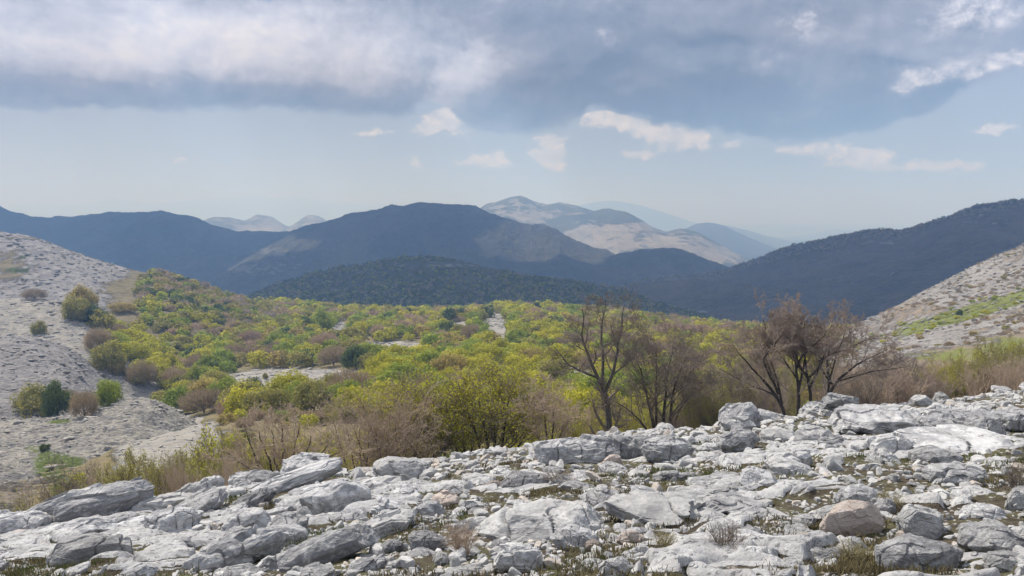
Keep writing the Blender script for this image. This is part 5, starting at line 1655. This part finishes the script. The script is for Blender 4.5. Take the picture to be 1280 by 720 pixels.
def merge_crowns(nm, lst, lods, m, rng, bright=1.0):
    Vs, Cs = [], []
    for nme, p, rad, hgt, tone, px, py in lst:
        lo, lob = lods[0 if rad / p[1] > .0125 or len(lods) == 1 else 1]
        V, _ = (lo if tone in GREENS else lob)[int(rng.integers(0, len(lo if tone in GREENS else lob)))]
        a = rng.uniform(0, 6.28); c, s = math.cos(a), math.sin(a)
        Q = np.stack([(V[:, 0] * c - V[:, 1] * s) * rad, (V[:, 0] * s + V[:, 1] * c) * rad, V[:, 2] * hgt / 1.4 - .15], 1) + p
        Vs.append(Q.astype(np.float32))
        c1, c2 = TREE_TONES[tone]; f = rng.random(); col = (np.array(c1) * f + np.array(c2) * (1 - f)) * rng.uniform(.93, 1.08) * bright
        Cs.append(np.repeat(col[None].astype(np.float32), len(Q), 0))
    if not Vs: return
    V = np.concatenate(Vs)
    me = mesh_from(nm, V, np.arange(len(V)).reshape(-1, 4), m, smooth=False)
    set_col(me, 'tint', np.concatenate(Cs))
    tag(link(nm, me), kind='stuff')


build_valley_woods()


# ---- woods on the middle hill and the east mountain: too far to count
def build_far_woods():
    rng = np.random.default_rng(31)
    m = leaf_mat('far_foliage', None, None, .2, use_tint=True)
    for nm, sheet, n, rr, tones, pw, nq, sz in [
        ('middle_hill_woods', 'middle_forest_hill', 14000, (1.9, 3.4), ['dark green', 'olive green', 'grey brown', 'bright green'], [.50, .16, .26, .08], 50, .5),
        ('east_mountain_woods', 'east_forest_mountain', 3500, (1.8, 3.2), ['dark green', 'grey brown', 'brown', 'olive green'], [.24, .62, .12, .02], 22, .7)]:
        s = SHEETS[sheet]; ok = s.vis[:-1, :-1] & (s.px[:-1, :-1] > -60) & (s.px[:-1, :-1] < 1340) & (s.veg[:-1, :-1] > .62)
        if sheet == 'east_forest_mountain':      # single crowns show only along the skyline; below it the slope reads as one nap
            fr = np.linspace(0, 1, s.area.shape[0])[:, None]; top = np.argmax(s.P[..., 2] / s.P[..., 1], 0)[:-1] / s.area.shape[0]
            ok &= np.abs(fr - top[None, :]) < .07
        w = (s.area * ok / s.P[:-1, :-1, 1]).ravel(); w = w / w.sum()
        idx = rng.choice(len(w), n, p=w); lst = []
        pn = fbm(s.P[:, :, :] / 70.0, 3, seed=7)
        for q in idx:
            i, j = divmod(int(q), s.area.shape[1])
            p = s.P[i, j] * (1 - rng.random()) + s.P[i + 1, j + 1] * rng.random() if False else s.P[i, j] + (s.P[i + 1, j + 1] - s.P[i, j]) * rng.random()
            if sheet == 'middle_forest_hill' and rng.random() > .65 + pn[i, j]: continue
            rad = rng.uniform(*rr)
            lst.append((sheet, p, rad, rad * rng.uniform(1.1, 1.5), tones[rng.choice(len(tones), p=pw)], 0, 0))
        lo = [leafy_crown(600 + i, nq, sz, 12) for i in range(4)]
        merge_crowns(nm, lst, [(lo, lo)], m, rng, bright=.85 if sheet == 'middle_forest_hill' else .95)


build_far_woods()


# ---- stones lying about the bare slopes and clearings
def build_hillside_stones():
    rng = np.random.default_rng(404)
    shp = [rock_shape('shard', 1500 + i * 7, 2) for i in range(6)]
    m, nt, b = new_mat("hillside_stone")
    nt.links.new(mixc(nt, 1.0, attr(nt, 'tint', 'Color'), ramp(nt, noise(nt, coords(nt), 3, 5, .65), [(.35, (.7, .7, .7)), (.65, (1.15, 1.15, 1.15))]), 'MULTIPLY').s, b.inputs['Base Color'])
    b.inputs['Roughness'].default_value = .95; b.inputs['Specular IOR Level'].default_value = .1
    Vs, Fs, Cs, n = [], [], [], 0
    for sheet, cnt, base in [('pale_rock_slope', 4200, .34), ('grey_rock_slope', 2600, .26), ('bare_rock_terrace', 1800, .33), ('rocky_dome_hill', 2200, .27), ('valley_floor', 3800, .33), ('east_hillside', 2600, .29)]:
        s = SHEETS[sheet]; ok = (s.veg[:-1, :-1] < .45) & (s.px[:-1, :-1] > -60) & (s.px[:-1, :-1] < 1340) & (s.P[:-1, :-1, 1] > 75)
        if sheet == 'rocky_dome_hill': ok &= s.px[:-1, :-1] < 260
        w = (s.area * ok / s.P[:-1, :-1, 1]).ravel(); w = w / w.sum()
        for q in rng.choice(len(w), cnt, p=w):
            i, j = divmod(int(q), s.area.shape[1])
            p = s.P[i, j] + (s.P[i + 1, j] - s.P[i, j]) * rng.random() + (s.P[i, j + 1] - s.P[i, j]) * rng.random()
            D = p[1]; r = min(2.4, D / F_PX * float(np.exp(rng.normal(np.log(3.0), .5))))
            V, F = shp[int(rng.integers(6))]; a = rng.normal(.15, .5); c, sn = math.cos(a), math.sin(a)
            V = V * (r * rng.uniform(1.0, 2.2), r, r * rng.uniform(.6, 1.0))
            Vs.append(np.stack([V[:, 0] * c - V[:, 1] * sn, V[:, 0] * sn + V[:, 1] * c, V[:, 2] + r * .08], 1) + p); Fs.append(F + n); n += len(V)
            Cs.append(np.repeat((np.array([1.0, .955, .88]) * base * rng.uniform(.75, 1.2))[None], len(V), 0))
    me = mesh_from('hillside_stones', np.concatenate(Vs), np.concatenate(Fs), m, smooth=False); set_col(me, 'tint', np.concatenate(Cs))
    tag(link('hillside_stones', me), kind='stuff')


build_hillside_stones()

# ------------------------------------------------------------------ grass, thorn bushes
def build_grass():
    rng = np.random.default_rng(91)
    m = leaf_mat('dry_grass_blades', None, None, .3, use_tint=True)
    s = SHEETS['rocky_ground']; Vs, Cs = [], []
    big = np.array([(r['x'], r['y'], r['w'] * .33) for r in ROCKS])
    n = 4200
    px = rng.uniform(-150, 1430, n)
    cy = np.interp(px, [0, 100, 300, 450, 560, 680, 760, 860, 960, 1040, 1140, 1280], [640, 612, 582, 566, 562, 552, 542, 534, 522, 508, 498, 490])
    py = cy - 2 + (730 - cy) * rng.random(n) ** .9
    for i in range(n):
        x, y = ground_hit_fast(px[i], py[i])
        if float(pavement(np.array([x]), np.array([y]))[2][0]) > .3: continue
        d = fbm(p3(x / 1.3, y / 1.3)[None], 3, seed=88)[0]
        if d < rng.normal(.07, .12): continue
        if ((big[:, 0] - x) ** 2 + (big[:, 1] - y) ** 2 < big[:, 2] ** 2).any(): continue
        k = int(rng.integers(16, 34)); R0 = rng.uniform(.05, .16)
        b = np.stack([x + rng.normal(0, R0, k), y + rng.normal(0, R0, k)], 1)
        z = ground_z(b[:, 0], b[:, 1]) + .04
        hh = rng.uniform(.025, .075) * rng.uniform(.6, 1.2, k); a = rng.uniform(0, 6.28, k); ln = rng.uniform(.2, .9, k) * hh
        w = max(.006, y * .0007) * rng.uniform(.7, 1.3, k)
        base = np.stack([b[:, 0], b[:, 1], z], 1); tip = base + np.stack([np.cos(a) * ln, np.sin(a) * ln, hh], 1)
        sd = np.stack([-np.sin(a) * w, np.cos(a) * w, 0 * w], 1)
        V = np.stack([base - sd, base + sd, tip + sd * .3, tip - sd * .3], 1).reshape(-1, 3)
        Vs.append(V)
        g = fbm(p3(x / 3.0, y / 3.0)[None], 2, seed=66)[0]
        c = np.array([.085, .105, .03]) if g + rng.normal(0, .25) > .18 else (np.array([.16, .135, .07]) if rng.random() < .6 else np.array([.10, .085, .05]))
        Cs.append(np.repeat((c * rng.uniform(.8, 1.25))[None], len(V), 0))
    V = np.concatenate(Vs)
    me = mesh_from('short_grass', V, np.arange(len(V)).reshape(-1, 4), m, smooth=False); set_col(me, 'tint', np.concatenate(Cs))
    tag(link('short_grass', me), kind='stuff')


build_grass()


def build_thorns():
    spots = [(912, 700, 62, 44, 'dark', "dry dark thorn bush among pale boulders"), (578, 700, 60, 46, 'brown', "dry brown thorn cushion beside the dark cut block"),
             (1276, 622, 34, 40, 'dark', "dark spiny bush against the pale pointed slab"), (768, 640, 44, 20, 'dark', "low dark heath cushion in the hollow of the rock sheet"),
             (440, 636, 60, 22, 'brown', "flat brown heath patch between slabs"), (1240, 560, 44, 12, 'dark', "dark flat cushion plant growing on the pale pavement"),
             (700, 610, 50, 20, 'dark', "dark heath tuft before the fluted ledge"), (1070, 706, 50, 26, 'olive', "olive tuft of stiff stalks below the pinkish boulder"),
             (830, 690, 40, 22, 'olive', "olive grass tuft beside the white chipped stone"), (1120, 640, 40, 24, 'olive', "spiky olive tuft between the grey boulders")]
    r = np.random.default_rng(3)
    lib = {}
    for i, (px, py, w, h, tw, lab) in enumerate(spots):
        if tw not in lib:
            st = []
            for k in range(26):
                a = r.uniform(0, 6.28); q = r.uniform(.1, .48); hh = r.uniform(.5, 1.0)
                st.append(([(.1 * math.cos(a), .1 * math.sin(a), 0), (.6 * q * math.cos(a), .6 * q * math.sin(a), .5 * hh), (q * math.cos(a), q * math.sin(a), hh)], .012, .004))
            L = branching(800 + len(lib), st, [dict(n=8, ratio=.4, ang=(25, 70), w=.25, t=(.2, 1)), dict(n=4, ratio=.5, ang=(30, 70), w=.3)], twig_r=.004, jitter=.03, k0=6)
            V, Fq = tube_mesh(L, [4, 3, 3]); lib[tw] = mesh_from('stalks', V, Fq, M_twig[tw])
        x, y = ground_hit(px, py); ww = w * y / F_PX
        o = link('thorn_bush', lib[tw], loc=(x, y + ww * .3, float(ground_z(x, y + ww * .3)) + .02)); o.scale = (ww, ww, h * y / F_PX); o.rotation_euler = (0, 0, r.uniform(0, 6.28))
        tag(o, lab, 'bush')


build_thorns()


# ------------------------------------------------------------------ labels of the repeated things
ORD = ['first', 'second', 'third', 'fourth', 'fifth', 'sixth', 'seventh', 'eighth', 'ninth', 'tenth']


def label_by_neighbours(items, marks, noun, fmt):
    """marks: (px, py, short name). Each item is named by its look and by counting from one mark toward another."""
    used = {}
    M = np.array([(m[0], m[1]) for m in marks], float)
    for it in sorted(items, key=lambda k: -k['size']):
        d = np.hypot(M[:, 0] - it['px'], (M[:, 1] - it['py']) * 1.6)
        order = np.argsort(d)
        best = None
        for a in order[:4]:
            va = M[a] - (it['px'], it['py'])
            for b in order[:7]:
                if a == b: continue
                vb = M[b] - (it['px'], it['py'])
                if float(va @ vb) > -.2 * np.linalg.norm(va) * np.linalg.norm(vb): continue
                key = (it['desc'], int(a), int(b))
                c = d[a] + .5 * d[b] + 30 * len(used.get(key, ()))
                if best is None or c < best[0]: best = (c, a, b, key)
        if best is None:
            a = order[0]; b = order[1]; best = (0, a, b, (it['desc'], int(a), int(b)))
        used.setdefault(best[3], []).append((it, best[1], best[2]))
    for key, lst in used.items():
        a, b = lst[0][1], lst[0][2]
        lst.sort(key=lambda q: math.hypot(M[a][0] - q[0]['px'], M[a][1] - q[0]['py']))
        for i, (it, _, _) in enumerate(lst):
            it['obj']['label'] = fmt(ORD[min(i, 9)] if len(lst) > 1 else '', it['desc'], marks[a][2], marks[b][2])


def label_rocks():
    short = {0: 'tilted slab', 1: 'dark block', 3: 'standing grey block', 8: 'dark hollow rock', 9: 'fluted ledge', 13: 'cracked broad slab', 16: 'wide rock sheet'}
    marks = []
    names = {"long grey slab tilted": 'tilted slab', "big dark grey block": 'sheer dark block', "rough topped grey block": 'standing grey block', "bluish humped": 'bluish humped rock', "fluted grey ledge": 'fluted ledge',
             "broad pale slab cracked": 'cracked broad slab', "wide flat pale rock": 'wide rock sheet', "flat topped grey ledge": 'notched ledge', "large smooth pinkish": 'pinkish boulder',
             "massive square": 'massive square boulder', "thick grey slab": 'undercut slab', "white rough rock": 'white crest rock', "split grey rock": 'split crest rock', "dark cut block": 'dark cut block',
             "large grey slab with orange": 'lichen slab', "flat pale slab with pitted": 'pitted slab', "whitish flat slab": 'whitish slab', "wide pale pavement": 'pale pavement', "pale lumpy": 'lumpy boulder',
             "cracked grey outcrop": 'cracked outcrop', "oblong pale slab": 'oblong slab', "grey cube": 'cube like stone', "bright grey end": 'bright ledge end'}
    for r in ROCKS:
        o = r['obj']; o['category'] = 'rock'
        if r['label']:
            o['label'] = r['label']
            for k, v in names.items():
                if r['label'].startswith(k): marks.append((r['px'], r['py'], v))
    rest = [r for r in ROCKS if not r['label']]
    for r in rest:
        sz = 'big' if r['size'] > 58 else ('small' if r['size'] < 34 else 'middling')
        kd = {'slab': 'flat', 'angular': 'angular', 'block': 'blocky', 'wedge': 'wedge shaped', 'round': 'rounded', 'ledge': 'ledge like'}[r['kind']]
        r['desc'] = "%s %s %s rock" % (sz, r['tone'], kd); r['obj']['group'] = 'limestone rocks strewn over the slope'
    label_by_neighbours(rest, marks, 'rock', lambda o, d, a, b: ("%s %s from the %s toward the %s" % (o, d, a, b)).strip())


label_rocks()


def label_plants():
    marks = [(618, 415, 'bare rock strip'), (495, 434, 'long pale clearing'), (360, 472, 'broad rock clearing'), (425, 411, 'small white clearing'), (714, 470, 'stony opening'), (248, 492, 'pale slope end'),
             (128, 464, 'grey slope'), (100, 388, 'dome foot'), (230, 360, 'wooded dome shoulder'), (762, 450, 'single trunk tree'), (600, 480, 'big leafy clump'), (352, 530, 'wide bare shrub'), (1000, 440, 'spreading reddish trees'),
             (200, 560, 'pale slope'), (822, 460, 'many stemmed tree'), (1130, 440, 'green hillside strip'), (500, 370, 'middle forest hill'), (300, 430, 'olive wood'), (545, 415, 'upper valley wood'), (1240, 470, 'eastern thicket'), (880, 440, 'bare tree gap')]
    rest = []
    for r in PLANTS:
        o = r['obj']
        if r['kind'] == 'shrub':
            o['category'] = 'shrub'; o['group'] = 'shrubs of the thicket beyond the crest'
            nm = {'brown': 'bare brown', 'reddish': 'bare reddish', 'dark': 'bare dark', 'leafy yellow': 'leafy yellow green', 'leafy green': 'leafy green', 'leafy olive': 'leafy olive', 'budding olive': 'budding olive', 'budding yellow': 'budding yellowish'}[r['tone']]
            r['desc'] = nm + ' shrub'
        else:
            o['category'] = r['cat']
            if r['label']: o['label'] = r['label']; continue
            o['group'] = 'trees of the valley wood in spring leaf' if r['tone'] in GREENS else 'leafless trees of the valley wood'
            r['desc'] = ('round ' if r['tone'] in GREENS else 'leafless ') + r['tone'] + ' tree'
        rest.append(r)
    label_by_neighbours(rest, marks, 'tree', lambda o, d, a, b: ("%s %s from the %s toward the %s" % (o, d, a, b)).strip())
    for o in list(COL.objects):
        if o.get('category') == 'tree' and not o.get('group') and o.name.startswith('bare_tree'): o['group'] = 'bare trees along the crest'


label_plants()
